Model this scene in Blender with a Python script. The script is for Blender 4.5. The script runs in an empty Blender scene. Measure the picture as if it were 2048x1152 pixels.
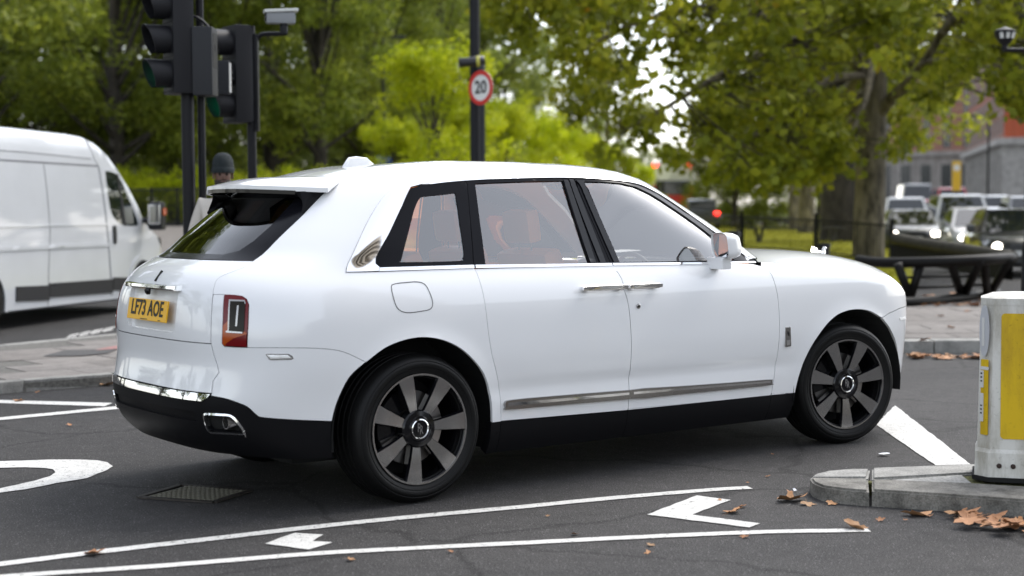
import bpy, bmesh, math, random
import numpy as np
from math import sin, cos, pi, radians
from mathutils import Vector, Matrix
from mathutils.geometry import delaunay_2d_cdt
# ------------------------------------------------------------------ camera, sky, sun, exposure
scn = bpy.context.scene
COL = scn.collection
cam_d = bpy.data.cameras.new('camera'); cam_o = bpy.data.objects.new('camera', cam_d); COL.objects.link(cam_o)
scn.camera = cam_o
CAM_H, CAM_PITCH, CAM_ROLL, CAM_F = 1.5275, .0512, -.0057, 3060.
cam_d.sensor_width = 36.; cam_d.lens = CAM_F/2048*36.; cam_d.clip_end = 4000.; cam_d.clip_start = .1
cam_o.matrix_world = Matrix.Translation((0, 0, CAM_H)) @ Matrix.Rotation(pi/2-CAM_PITCH, 4, 'X') @ Matrix.Rotation(CAM_ROLL, 4, 'Z')
cam_d.dof.use_dof = True; cam_d.dof.focus_distance = 8.9; cam_d.dof.aperture_fstop = 1.6
world = bpy.data.worlds.new('World'); scn.world = world; world.use_nodes = True
wn, wl = world.node_tree.nodes, world.node_tree.links
sky = wn.new('ShaderNodeTexSky'); sky.sky_type = 'NISHITA'; sky.sun_disc = False
SUN_EL, SUN_AZ = radians(52), radians(46)      # azimuth measured clockwise from +Y (view axis)
sky.sun_elevation = SUN_EL; sky.sun_rotation = SUN_AZ; sky.air_density = 1.0; sky.dust_density = 1.5; sky.ozone_density = 1.0
hsv = wn.new('ShaderNodeHueSaturation'); hsv.inputs['Saturation'].default_value = .35   # thin overcast: greyer sky
bgn = wn['Background']; bgn.inputs['Strength'].default_value = .15
wl.new(sky.outputs[0], hsv.inputs['Color']); wl.new(hsv.outputs[0], bgn.inputs['Color'])
sun_d = bpy.data.lights.new('sun', 'SUN'); sun_d.energy = .9; sun_d.angle = radians(32); sun_d.color = (1., .96, .9)
sun_o = bpy.data.objects.new('sun', sun_d); COL.objects.link(sun_o)
sd = Vector((sin(SUN_AZ)*cos(SUN_EL), cos(SUN_AZ)*cos(SUN_EL), sin(SUN_EL)))
sun_o.rotation_euler = (-sd).to_track_quat('-Z', 'Y').to_euler(); sun_o.location = (0, 0, 40)
scn.view_settings.view_transform = 'Standard'; scn.view_settings.look = 'None'
scn.view_settings.gamma = 1; scn.view_settings.use_curve_mapping = False; scn.view_settings.exposure = 1.45
scn.cycles.max_bounces = 8; scn.cycles.transparent_max_bounces = 16
random.seed(7); RNG = np.random.default_rng(7)
# ------------------------------------------------------------------ pixel helpers (2048 x 1152 photograph)
def ray(px, py):
    a = (px-1024)/CAM_F; b = (576-py)/CAM_F
    cr, sr = cos(CAM_ROLL), sin(CAM_ROLL); u = a*cr-b*sr; up = a*sr+b*cr
    c, s = cos(CAM_PITCH), sin(CAM_PITCH)
    return np.array([u, c+up*s, -s+up*c])
def gp(px, py, z=0.):           # pixel on the ground (or on a level z)
    d = ray(px, py); t = (z-CAM_H)/d[2]; return (d[0]*t, d[1]*t, z)
def dp(px, py, dist):           # pixel at a given distance along the view axis
    d = ray(px, py); t = dist/d[1]; return (d[0]*t, dist, CAM_H+d[2]*t)
# ------------------------------------------------------------------ materials
MATS = {}
def mat(name, col=(.5, .5, .5), rough=.5, metal=0., coat=0., emit=None, spec=None, noise=None, bump=None, trans=0., sheen=0.):
    """noise=(scale, amount, detail) colour variation; bump=(scale, strength)"""
    if name in MATS: return MATS[name]
    m = bpy.data.materials.new(name); m.use_nodes = True; nt = m.node_tree; b = nt.nodes['Principled BSDF']
    b.inputs['Base Color'].default_value = (*col, 1); b.inputs['Roughness'].default_value = rough; b.inputs['Metallic'].default_value = metal
    if coat: b.inputs['Coat Weight'].default_value = coat; b.inputs['Coat Roughness'].default_value = .04
    if spec is not None: b.inputs['Specular IOR Level'].default_value = spec
    if trans: b.inputs['Transmission Weight'].default_value = trans
    if emit: b.inputs['Emission Color'].default_value = (*emit[0], 1); b.inputs['Emission Strength'].default_value = emit[1]
    if noise or bump:
        tc = nt.nodes.new('ShaderNodeTexCoord')
    if noise:
        n = nt.nodes.new('ShaderNodeTexNoise'); n.inputs['Scale'].default_value = noise[0]; n.inputs['Detail'].default_value = noise[2] if len(noise) > 2 else 4
        r = nt.nodes.new('ShaderNodeValToRGB'); r.color_ramp.elements[0].position = .3; r.color_ramp.elements[1].position = .7
        k = noise[1]
        r.color_ramp.elements[0].color = (*[c*(1-k) for c in col], 1); r.color_ramp.elements[1].color = (*[min(1, c*(1+k)) for c in col], 1)
        nt.links.new(tc.outputs['Object'], n.inputs['Vector']); nt.links.new(n.outputs[0], r.inputs[0]); nt.links.new(r.outputs[0], b.inputs['Base Color'])
    if bump:
        n2 = nt.nodes.new('ShaderNodeTexNoise'); n2.inputs['Scale'].default_value = bump[0]; n2.inputs['Detail'].default_value = 5
        bp = nt.nodes.new('ShaderNodeBump'); bp.inputs['Strength'].default_value = bump[1]; bp.inputs['Distance'].default_value = .02
        nt.links.new(tc.outputs['Object'], n2.inputs['Vector']); nt.links.new(n2.outputs[0], bp.inputs['Height']); nt.links.new(bp.outputs[0], b.inputs['Normal'])
    MATS[name] = m; return m
def glass_mat(name, tint, rough=.0, ior=1.5, boost=1.):
    if name in MATS: return MATS[name]
    m = bpy.data.materials.new(name); m.use_nodes = True; nt = m.node_tree; nt.nodes.clear()
    out = nt.nodes.new('ShaderNodeOutputMaterial'); mix = nt.nodes.new('ShaderNodeMixShader'); tr = nt.nodes.new('ShaderNodeBsdfTransparent')
    gl = nt.nodes.new('ShaderNodeBsdfGlossy'); gl.inputs['Roughness'].default_value = rough
    fr = nt.nodes.new('ShaderNodeFresnel'); fr.inputs['IOR'].default_value = ior
    mu = nt.nodes.new('ShaderNodeMath'); mu.operation = 'MULTIPLY'; mu.inputs[1].default_value = boost; mu.use_clamp = True
    tr.inputs[0].default_value = (*tint, 1)
    nt.links.new(fr.outputs[0], mu.inputs[0]); nt.links.new(mu.outputs[0], mix.inputs[0]); nt.links.new(tr.outputs[0], mix.inputs[1]); nt.links.new(gl.outputs[0], mix.inputs[2])
    nt.links.new(mix.outputs[0], out.inputs[0]); MATS[name] = m; return m
# ------------------------------------------------------------------ objects
def tag(o, label=None, cat=None, group=None, kind=None):
    if label: o['label'] = label
    if cat: o['category'] = cat
    if group: o['group'] = group
    if kind: o['kind'] = kind
    return o
def link(name, me, parent=None):
    o = bpy.data.objects.new(name, me); COL.objects.link(o)
    if parent is not None: o.parent = parent
    return o
def empty(name, loc=(0, 0, 0), rz=0., label=None, cat=None, group=None):
    o = bpy.data.objects.new(name, None); COL.objects.link(o); o.location = loc; o.rotation_euler = (0, 0, rz); o.empty_display_size = .2
    return tag(o, label, cat, group)
def mk(name, verts, faces, m, parent=None, smooth=False, sharp=None):
    me = bpy.data.meshes.new(name); me.from_pydata([tuple(map(float, v)) for v in verts], [], faces); 
    me.update()
    if isinstance(m, str): m = MATS[m]
    if m: me.materials.append(m)
    if smooth: me.polygons.foreach_set('use_smooth', [True]*len(me.polygons))
    o = link(name, me, parent)
    if sharp is not None: sharpen(me, sharp)
    return o
def sharpen(me, ang):
    bm = bmesh.new(); bm.from_mesh(me)
    for e in bm.edges:
        e.smooth = not (len(e.link_faces) != 2 or e.calc_face_angle(0) > radians(ang))
    bm.to_mesh(me); bm.free()
class MB:
    """collects simple solids into one mesh"""
    def __init__(s): s.v = []; s.f = []
    def add(s, v, f):
        n = len(s.v); s.v += [tuple(map(float, p)) for p in v]; s.f += [tuple(i+n for i in q) for q in f]; return s
    def box(s, x0, x1, y0, y1, z0, z1):
        v = [(x0, y0, z0), (x1, y0, z0), (x1, y1, z0), (x0, y1, z0), (x0, y0, z1), (x1, y0, z1), (x1, y1, z1), (x0, y1, z1)]
        return s.add(v, [(3, 2, 1, 0), (4, 5, 6, 7), (0, 1, 5, 4), (1, 2, 6, 5), (2, 3, 7, 6), (3, 0, 4, 7)])
    def bbox(s, x0, x1, y0, y1, z0, z1, b=.01):
        """box with chamfered edges"""
        v = []; f = []
        bm = bmesh.new(); bmesh.ops.create_cube(bm, size=1.)
        for q in bm.verts: q.co = Vector(((x0+x1)/2+q.co.x*(x1-x0), (y0+y1)/2+q.co.y*(y1-y0), (z0+z1)/2+q.co.z*(z1-z0)))
        bmesh.ops.bevel(bm, geom=bm.edges[:], offset=b, segments=2, affect='EDGES', profile=.7)
        bm.verts.index_update(); v = [q.co[:] for q in bm.verts]; f = [[q.index for q in p.verts] for p in bm.faces]; bm.free()
        return s.add(v, f)
    def tube(s, pts, r, n=10, cap=True):
        pts = [Vector(p) for p in pts]; rr = r if hasattr(r, '__len__') else [r]*len(pts); v = []; f = []
        up = Vector((0, 0, 1)); prev = None
        for i, p in enumerate(pts):
            t = (pts[min(i+1, len(pts)-1)]-pts[max(i-1, 0)]).normalized()
            if prev is None: a = t.cross(up) if abs(t.z) < .95 else t.cross(Vector((1, 0, 0)))
            else: a = prev-t*prev.dot(t)
            a.normalize(); prev = a; b = t.cross(a)
            for k in range(n):
                w = 2*pi*k/n; v.append(p+a*(cos(w)*rr[i])+b*(sin(w)*rr[i]))
        for i in range(len(pts)-1):
            for k in range(n): f.append((i*n+k, i*n+(k+1) % n, (i+1)*n+(k+1) % n, (i+1)*n+k))
        if cap: f.append(tuple(range(n-1, -1, -1))); f.append(tuple((len(pts)-1)*n+k for k in range(n)))
        return s.add(v, f)
    def lathe(s, prof, n=24, axis='z', o=(0, 0, 0), close=False):
        """prof: (radius, height) list"""
        v = []; f = []; m = len(prof)
        for k in range(n):
            w = 2*pi*k/n; c, q = cos(w), sin(w)
            for r, h in prof:
                if axis == 'z': v.append((o[0]+r*c, o[1]+r*q, o[2]+h))
                elif axis == 'y': v.append((o[0]+r*c, o[1]+h, o[2]+r*q))
                else: v.append((o[0]+h, o[1]+r*c, o[2]+r*q))
        for k in range(n):
            for i in range(m-1 if not close else m):
                j = (i+1) % m; a, b = k*m, ((k+1) % n)*m
                f.append((a+i, b+i, b+j, a+j) if axis != 'y' else (a+j, b+j, b+i, a+i))
        if not close:
            for i, fl in ((0, 0), (m-1, 1)):
                if prof[i][0] > 1e-6:
                    lp = tuple(k*m+i for k in range(n)); lp = lp if fl else lp[::-1]
                    f.append(lp if axis != 'y' else lp[::-1])
        return s.add(v, f)
    def prism(s, poly, h0, h1, plane='xy'):
        n = len(poly); P = lambda a, b, h: (a, b, h) if plane == 'xy' else ((a, h, b) if plane == 'xz' else (h, a, b))
        v = [P(a, b, h0) for a, b in poly]+[P(a, b, h1) for a, b in poly]
        ar = sum(poly[i][0]*poly[(i+1) % n][1]-poly[(i+1) % n][0]*poly[i][1] for i in range(n))
        fl = (ar > 0) != (plane == 'xz')
        f = [tuple(range(n))[::-1], tuple(range(n, 2*n))]+[(i, (i+1) % n, n+(i+1) % n, n+i) for i in range(n)]
        if not fl: f = [q[::-1] for q in f]
        return s.add(v, f)
    def xf(s, M, start=0):
        s.v = s.v[:start]+[tuple(M @ Vector(p)) for p in s.v[start:]]; return s
    def build(s, name, m, parent=None, smooth=False, sharp=None):
        return mk(name, s.v, s.f, m, parent, smooth or sharp is not None, sharp)
def text_mesh(txt, size=1., extrude=.002, sx=1., offset=0., align='CENTER', space=1.):
    cu = bpy.data.curves.new('lettering', 'FONT'); cu.body = txt; cu.size = size; cu.extrude = extrude; cu.align_x = align; cu.align_y = 'CENTER'; cu.offset = offset; cu.space_character = space
    cu.resolution_u = 3
    o = bpy.data.objects.new('lettering', cu); COL.objects.link(o)
    dg = bpy.context.evaluated_depsgraph_get(); me = bpy.data.meshes.new_from_object(o.evaluated_get(dg))
    bpy.data.objects.remove(o); bpy.data.curves.remove(cu)
    for v in me.vertices: v.co.x *= sx
    return me
def frame_mat(origin, xdir, zdir):
    """matrix with local x along xdir, local y along zdir (text up), normal = x cross y"""
    x = Vector(xdir).normalized(); y = Vector(zdir).normalized(); n = x.cross(y).normalized(); y = n.cross(x)
    return Matrix(((x.x, y.x, n.x, origin[0]), (x.y, y.y, n.y, origin[1]), (x.z, y.z, n.z, origin[2]), (0, 0, 0, 1)))
def put_text(name, txt, M, m, parent=None, **kw):
    me = text_mesh(txt, **kw); me.transform(M); me.materials.clear(); me.materials.append(MATS[m] if isinstance(m, str) else m)
    me.name = name; return link(name, me, parent)
def copy_tree(o, parent=None):
    c = o.copy(); COL.objects.link(c); c.parent = parent
    for ch in list(o.children): copy_tree(ch, c)
    return c
def cr(pts, n=6, closed=False):
    """Catmull-Rom resample of a 2D/3D polyline"""
    P = [np.array(p, float) for p in pts]; N = len(P); out = []
    rng = range(N) if closed else range(N-1)
    for i in rng:
        g = lambda k: P[k % N] if closed else P[min(max(k, 0), N-1)]
        a, b, c, d = g(i-1), g(i), g(i+1), g(i+2)
        for j in range(n):
            t = j/n; out.append(.5*((2*b)+(c-a)*t+(2*a-5*b+4*c-d)*t*t+(3*b-a-3*c+d)*t**3))
    if not closed: out.append(P[-1])
    return [tuple(p) for p in out]
# ------------------------------------------------------------------ body surface of the white suv
class Spl:
    """natural cubic spline"""
    def __init__(s,pts):
        a=np.array(pts,float); x=a[:,0]; y=a[:,1]; n=len(x); h=np.diff(x)
        A=np.eye(n); r=np.zeros(n)
        for i in range(1,n-1):
            A[i,i-1]=h[i-1];A[i,i]=2*(h[i-1]+h[i]);A[i,i+1]=h[i]
            r[i]=6*((y[i+1]-y[i])/h[i]-(y[i]-y[i-1])/h[i-1])
        s.x,s.y,s.h,s.m=x,y,h,np.linalg.solve(A,r)
    def __call__(s,q):
        q=np.clip(q,s.x[0],s.x[-1]); i=np.clip(np.searchsorted(s.x,q)-1,0,len(s.x)-2)
        h=s.h[i];a=(s.x[i+1]-q)/h;b=(q-s.x[i])/h
        return a*s.y[i]+b*s.y[i+1]+((a**3-a)*s.m[i]+(b**3-b)*s.m[i+1])*h*h/6
# ---- parameters of the suv body, metres; x forward from rear axle, y left, z up
XR=Spl([(.20,-.80),(.30,-.97),(.40,-1.07),(.50,-1.10),(.58,-1.105),(.64,-1.09),(.70,-1.075),(.76,-1.065),(.86,-1.068),(1.0,-1.062),(1.10,-1.05),(1.18,-1.018),(1.24,-.95),(1.285,-.86),(1.36,-.765),(1.48,-.62),(1.60,-.47),(1.66,-.38),(1.70,-.28),(1.75,-.05)])
XS=Spl([(.2,-.30),(1.1,-.30),(1.24,-.24),(1.4,-.08),(1.6,.14),(1.75,.34)])
NR=Spl([(.2,3.0),(.9,3.2),(1.1,3.0),(1.24,2.6),(1.4,2.5),(1.75,2.5)])
BW=Spl([(.20,.90),(.30,.945),(.38,.958),(.50,.968),(.60,.979),(.72,.995),(.86,1.0),(1.0,.995),(1.09,.979),(1.16,.953),(1.215,.925),(1.30,.895),(1.45,.842),(1.60,.785),(1.68,.752),(1.72,.728),(1.75,.70)])
XF=Spl([(.2,3.15),(.8,3.15),(1.25,3.1)])
XN=Spl([(.2,4.02),(.30,4.13),(.45,4.19),(.7,4.20),(.95,4.19),(1.1,4.14),(1.2,4.0),(1.25,3.8)])
# windscreen
XF2=Spl([(1.15,2.0),(1.25,1.95),(1.5,1.58),(1.7,1.20),(1.75,1.05)])
XN2=Spl([(1.15,3.02),(1.25,2.84),(1.5,2.40),(1.66,2.11),(1.72,1.98),(1.75,1.86)])
ZT=Spl([(2.3,1.21),(2.6,1.195),(3.0,1.175),(3.4,1.145),(3.7,1.10),(3.9,1.045),(4.05,.98),(4.2,.93)])
XS0=-.30; LREAR=1.36; XF0=3.15; LFRONT=1.42; X1=.6; SMIN=XS0-LREAR; SMAX=XF0+LFRONT
def _tab(a,b,n):
    th=np.linspace(0,np.pi/2,400); c,s=np.cos(th),np.sin(th); r=(c**n+s**n)**(-1/n)
    p=np.stack([a*c*r,b*s*r],1); L=np.r_[0,np.cumsum(np.linalg.norm(np.diff(p,axis=0),axis=1))]
    return L/L[-1],th
_TL,_TT=_tab(.78,.98,3.0)
def _sup(t,n):
    th=np.interp(t,_TL,_TT); c,s=np.abs(np.cos(th)),np.abs(np.sin(th)); r=(c**n+s**n)**(-1/n)
    return c*r,s*r
def S(s,z,upper=False):
    s=np.asarray(s,float);z=np.asarray(z,float); s,z=np.broadcast_arrays(s,z); s=s.copy()
    sgn=np.where(s<SMIN,1.,-1.); s=np.where(s<SMIN,2*SMIN-s,s)
    smx=3.1 if upper else SMAX
    sgn=np.where(s>smx,1.,sgn); s=np.where(s>smx,2*smx-s,s)
    b=BW(z); xs=XS(z)
    t=np.clip((s-SMIN)/LREAR,0,1); cx,sy=_sup(t,NR(z)); a=xs-XR(z)
    xrear=xs-a*cx; yrear=b*sy
    xf,xn=(XF2(z),XN2(z)) if upper else (XF(z),XN(z))
    XF0,LF=(1.7,1.4) if upper else (3.15,1.42)
    f=np.clip((XF0+LF-s)/LF,0,1); cx2,sy2=_sup(f,2.9 if upper else 4.1)
    xfr=xf+(xn-xf)*cx2; yfr=b*sy2
    xm1=xs+(s-XS0)*(X1-xs)/(X1-XS0); xm2=X1+(s-X1)*(xf-X1)/(XF0-X1)
    xm=np.where(s<X1,xm1,xm2)
    x=np.where(s<XS0,xrear,np.where(s>XF0,xfr,xm)); y=np.where(s<XS0,yrear,np.where(s>XF0,yfr,b))
    y=y*(1-.006*(x-1.3)**2)
    if not upper:
        # wheel arch flares and a fine waft line above the sill
        for wx in (0.,3.295):
            r=np.hypot(x-wx,z-.39); y=y+.012*np.exp(-((r-.46)/.055)**2)*np.clip((y-.7)*5,0,1)
        y=y-.010*np.exp(-((z-.555)/.035)**2)*np.clip((x-.3)*3,0,1)*np.clip((2.9-x)*3,0,1)
        # roll over to the bonnet
        rr=.085; zt=ZT(x); q=np.clip((z-zt+rr)/rr,0,1); k=np.clip((x-2.2)/.5,0,1)
        y=y-k*rr*(1-np.sqrt(np.maximum(0,1-q*q)))
    return np.stack([x,sgn*y,z],-1)
# ------------------------------------------------------------------ car materials
mat('paint_white', (.76, .765, .772), .30, coat=1.)
mat('gloss_black', (.004, .004, .005), .10, spec=.35)
mat('frit_black', (.006, .006, .008), .16, spec=.10)
mat('plastic_black', (.005, .005, .006), .5, spec=.12)
mat('rubber', (.004, .004, .004), .5, spec=.2, bump=(90, .1))
mat('chrome', (.82, .82, .82), .05, 1.)
mat('trim_metal', (.36, .35, .34), .25, 1.)
mat('spoke_metal', (.42, .415, .41), .22, 1.)
mat('wheel_black', (.004, .004, .005), .14, spec=.4)
mat('disc_metal', (.42, .40, .38), .32, 1.)
mat('dark_void', (.003, .003, .003), .9)
mat('lens_red', (.13, .002, .004), .10, spec=.35)
mat('lens_amber', (.34, .055, .003), .12, spec=.5)
mat('lens_clear', (.016, .014, .010), .12, spec=.15)
mat('lamp_white', (.9, .9, .88), .3)
mat('plate_yellow', (.80, .43, .006), .35)
mat('leather_tan', (.75, .24, .05), .45, bump=(160, .15))
mat('leather_dark', (.012, .012, .014), .5)
mat('head_lining', (.20, .19, .18), .85)
glass_mat('window_tint', (.82, .80, .78), ior=1.55, boost=4.2)
glass_mat('rear_glass', (.06, .06, .06), ior=1.5, boost=1.7)
glass_mat('screen_glass', (.75, .77, .75), ior=1.5, boost=1.5)
def Sv(q, off=0., upper=None):
    """lift chart points (s,z) to the car, pushed out by off"""
    q = np.atleast_2d(np.array(q, float)); s, z = q[:, 0], q[:, 1]
    f = lambda a, b: S(a, b, upper) if upper is not None else np.where((b > 1.2)[:, None], S(a, b, True), S(a, b, False))
    P = f(s, z)
    e = 2e-3; du = f(s+e, z)-f(s-e, z); dv = f(s, z+e)-f(s, z-e); N = np.cross(du, dv); L = np.linalg.norm(N, axis=1, keepdims=True); N = N/np.maximum(L, 1e-12)
    return P+N*off, N
def inpoly(pts, poly):
    x, y = pts[:, 0], pts[:, 1]; r = np.zeros(len(pts), bool); n = len(poly)
    for i in range(n):
        (x0, y0), (x1, y1) = poly[i], poly[(i+1) % n]
        if y0 == y1: continue
        c = ((y0 > y) != (y1 > y)) & (x < (x1-x0)*(y-y0)/(y1-y0)+x0); r ^= c
    return r
def inset(poly, d):
    """shrink a polygon by d (chart metres)"""
    P = np.array(poly, float); n = len(P)
    ar = sum(P[i, 0]*P[(i+1) % n, 1]-P[(i+1) % n, 0]*P[i, 1] for i in range(n)); sg = 1 if ar > 0 else -1
    out = []
    for i in range(n):
        a = P[i]-P[i-1]; b = P[(i+1) % n]-P[i]
        a = a/max(np.hypot(*a), 1e-9); b = b/max(np.hypot(*b), 1e-9)
        na = np.array([-a[1], a[0]])*sg; nb = np.array([-b[1], b[0]])*sg; m = na+nb; L2 = m@m
        m = m*(2/L2) if L2 > .3 else m*(1/max(np.sqrt(L2), 1e-6))
        out.append(P[i]+m*d)
    return [tuple(p) for p in out]
def densify(poly, h):
    out = []; n = len(poly)
    for i in range(n):
        a, b = np.array(poly[i], float), np.array(poly[(i+1) % n], float); L = np.hypot(*(b-a)); k = max(1, int(math.ceil(L/h)))
        for j in range(k): out.append(tuple(a+(b-a)*j/k))
    return out
def cdt(poly, holes, g):
    loops = [densify(poly, g)]+[densify(h, g*.7) for h in holes]
    V = []; E_ = []
    for lp in loops:
        n0 = len(V); V += lp; E_ += [(n0+i, n0+(i+1) % len(lp)) for i in range(len(lp))]
    A = np.array(V); x0, y0 = A.min(0); x1, y1 = A.max(0)
    gx, gy = np.meshgrid(np.arange(x0+g/2, x1, g), np.arange(y0+g/2, y1, g)); gy[:, :] += 0
    G = np.stack([gx.ravel(), gy.ravel()], 1); keep = inpoly(G, loops[0])
    for h in loops[1:]: keep &= ~inpoly(G, h)
    G = G[keep]
    if len(G):
        d = np.full(len(G), 9.)
        for v in A: d = np.minimum(d, np.abs(G-v).max(1))
        G = G[d > g*.45]
    r = delaunay_2d_cdt([Vector(v) for v in V]+[Vector(v) for v in G], E_, [], 0, 1e-6)
    ov = np.array([v[:] for v in r[0]]); tri = [tuple(t) for t in r[2]]
    cen = np.array([ov[list(t)].mean(0) for t in tri]); ok = inpoly(cen, loops[0])
    for h in loops[1:]: ok &= ~inpoly(cen, h)
    return ov, [t for t, k in zip(tri, ok) if k]
def panel_data(poly, holes=(), g=.03, off=0., thick=.018, upper=None, gap=.0025):
    if gap: poly = inset(poly, gap)
    ov, tri = cdt(poly, holes, g)
    P, N = Sv(ov, off, upper)
    a = np.array(tri); nn = np.cross(P[a[:, 1]]-P[a[:, 0]], P[a[:, 2]]-P[a[:, 0]]); fl = (nn*N[a[:, 0]]).sum(1) < 0
    F = [tuple(t[::-1]) if f else tuple(t) for t, f in zip(tri, fl)]
    V = [tuple(p) for p in P]
    if thick:
        ed = {}
        for t in F:
            for i in range(3): ed[(t[i], t[(i+1) % 3])] = 1
        bd = [e for e in ed if (e[1], e[0]) not in ed]; mp = {}
        for i, j in bd:
            for k in (i, j):
                if k not in mp: mp[k] = len(V); V.append(tuple(P[k]-N[k]*thick))
            F.append((j, i, mp[i], mp[j]))
    return V, F
def flipy(V, F): return [(x, -y, z) for x, y, z in V], [tuple(f[::-1]) for f in F]
def panel(name, poly, m, parent, sides=(-1, 1), holes=(), smooth=True, **kw):
    V, F = panel_data(poly, holes, **kw); out = []
    for s in sides:
        v, f = (V, F) if s < 0 else flipy(V, F)
        o = mk(name, v, f, m, parent[s] if isinstance(parent, dict) else parent, True); sharpen(o.data, 40); out.append(o)
    return out
def mirror_s(right):    # right-hand polyline (top to bottom) -> closed polygon across the rear centre line
    return list(right)+[(2*SMIN-s, z) for s, z in reversed(right)]
# ------------------------------------------------------------------ white suv
CAR_X, CAR_Y, CAR_TH = -1.0521, 8.698, .9436
car = empty('suv_car', (CAR_X, CAR_Y, 0), pi/2-CAR_TH, 'glossy white luxury suv with yellow LF73 AOE rear plate turning across the junction', 'car')
ARCH_R = [(-.465, .471), (-.433, .571), (-.376, .69), (-.288, .763), (-.189, .828), (-.081, .863), (.03, .872), (.144, .852), (.25, .803), (.338, .730), (.408, .645), (.454, .527), (.468, .39)]
ARCH_F = [(2.798, .366), (2.817, .461), (2.866, .582), (2.941, .693), (3.054, .794), (3.177, .855), (3.274, .871), (3.373, .855), (3.466, .802), (3.537, .723), (3.605, .622), (3.659, .504), (3.69, .40)]
CUT_R = [(.372, 1.213), (.384, 1.185), (.400, 1.086), (.418, .941), (.430, .855), (.452, .749), (.488, .642), (.516, .535), (.527, .384)]
CUT_M = [(1.334, 1.208), (1.364, 1.174), (1.383, 1.124), (1.384, 1.065), (1.397, 1.01), (1.409, .9), (1.418, .724), (1.421, .624), (1.423, .52), (1.424, .37)]
CUT_F = [(2.560, 1.172), (2.60, 1.14), (2.615, 1.071), (2.623, .971), (2.625, .836), (2.622, .687), (2.617, .564), (2.605, .465), (2.591, .367)]
TAIL = [(-.998, 1.276), (-.992, 1.245), (-1.043, 1.219), (-1.084, 1.199), (-1.098, 1.178), (-1.09, 1.126), (-1.085, 1.036), (-1.082, .868)]
TAIL2 = [(-1.082, .868), (-1.065, .805), (-1.033, .727), (-1.058, .683), (-1.05, .622)]
CLAD = [(-1.049, .61), (-.968, .601), (-.911, .586), (-.852, .562), (-.811, .520), (-.78, .508), (-.641, .491), (-.465, .471)]
BLINE = [(-.882, .857), (-.731, .856), (-.553, .847), (-.416, .823), (-.288, .763)]
LAMP = [(-1.018, 1.114), (-.96, 1.113), (-.92, 1.108), (-.896, 1.094), (-.882, 1.066), (-.88, .967), (-.882, .857), (-1.003, .859), (-1.014, .872), (-1.014, .989)]
GLASS_E = [(-.998, 1.278), (-.98, 1.394), (-.963, 1.5), (-.961, 1.63), (-1.0, 1.70)]
DLO_T = [(-.365, 1.666), (-.1, 1.680), (.214, 1.690), (.6, 1.698), (1.018, 1.705), (1.448, 1.711), (1.742, 1.711), (1.879, 1.706), (2.02, 1.695), (2.13, 1.676), (2.175, 1.64), (2.190, 1.6), (2.172, 1.501), (2.138, 1.38), (2.118, 1.271), (2.115, 1.195)]
CHR_O = [(-.519, 1.677), (-.545, 1.655), (-.558, 1.605), (-.532, 1.475), (-.486, 1.35), (-.436, 1.214)]
CHR_I = [(-.431, 1.648), (-.382, 1.551), (-.334, 1.406), (-.307, 1.286), (-.287, 1.256), (-.249, 1.237)]
iB = ARCH_R.index((-.288, .763))
# --- body shell: quarter panels, cant rails, windscreen pillars and roof as one pressing
smx = 3.1
top_s = list(np.linspace(SMIN, smx, 120))
shell = ([(-.882, .857), (-.88, .967), (-.882, 1.066), (-.896, 1.094), (-.92, 1.108), (-.96, 1.113), (-1.018, 1.114), (-1.087, 1.114)] + [TAIL[5], TAIL[4], TAIL[3], TAIL[2], TAIL[1], TAIL[0]]
         + GLASS_E[1:] + [(SMIN, 1.70)] + [(s, 1.75) for s in top_s] + [(smx, 1.722), (2.62, 1.720), (2.45, 1.70), (2.40, 1.64), (2.37, 1.53), (2.315, 1.43), (2.275, 1.33), (2.25, 1.19), (2.13, 1.19)]
         + cr(DLO_T[::-1], 4)[1:] + cr(CHR_O, 4) + [(-.302, 1.212), (.372, 1.214)] + cr(CUT_R, 3)[1:] + [(.469, .384)] + cr(ARCH_R[iB:], 4)[::-1][:-1] + cr(BLINE, 4)[::-1][:-1])
def clean(p):
    out = []
    for q in p:
        if not out or np.hypot(q[0]-out[-1][0], q[1]-out[-1][1]) > 1e-4: out.append((float(q[0]), float(q[1])))
    return out
V1, F1 = panel_data(clean(shell), g=.032, gap=0)
V2, F2 = flipy(V1, F1)
mb = MB().add(V1, F1).add(V2, F2)
# roof cap, tangent to the shell all round
loop = densify([(s, 1.75) for s in top_s], .032)
ls = [q[0] for q in loop if q[1] == 1.75]; ls = sorted(set(ls))
Pe = np.array(S(np.array(ls), np.full(len(ls), 1.75), True)); Pd = np.array(S(np.array(ls), np.full(len(ls), 1.742), True))
C0 = np.array([.85, 0.]); HR = .056
rad = Pe[:, :2]-C0; rho = np.linalg.norm(rad, axis=1); vel = ((Pd-Pe)[:, :2]*rad/rho[:, None]).sum(1)/.008
pw = np.clip((1/np.maximum(vel, .15))*rho/HR, 2.0, 9.)
pw = np.convolve(np.r_[pw[8:0:-1], pw, pw[-2:-10:-1]], np.ones(17)/17, 'valid')
rs = 1-np.linspace(0, 1, 15)**1.6*1.0; rv = []; nl = len(ls)
for r in rs:
    for sg in (1, -1):
        for k in range(nl): rv.append((C0[0]+r*rad[k, 0], sg*r*rad[k, 1], 1.75+HR*(1-r**pw[k])))
rf = []
for i in range(len(rs)-1):
    for q in range(2):
        for k in range(nl-1):
            a, b = i*2*nl+q*nl+k, (i+1)*2*nl+q*nl+k; f = (a, a+1, b+1, b); rf.append(f if q == 0 else f[::-1])
mb.add(rv, rf)
body = mb.build('body_shell', 'paint_white', car, True)
bm = bmesh.new(); bm.from_mesh(body.data); bmesh.ops.remove_doubles(bm, verts=bm.verts[:], dist=.0008); bmesh.ops.dissolve_degenerate(bm, edges=bm.edges[:], dist=1e-5)
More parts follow.
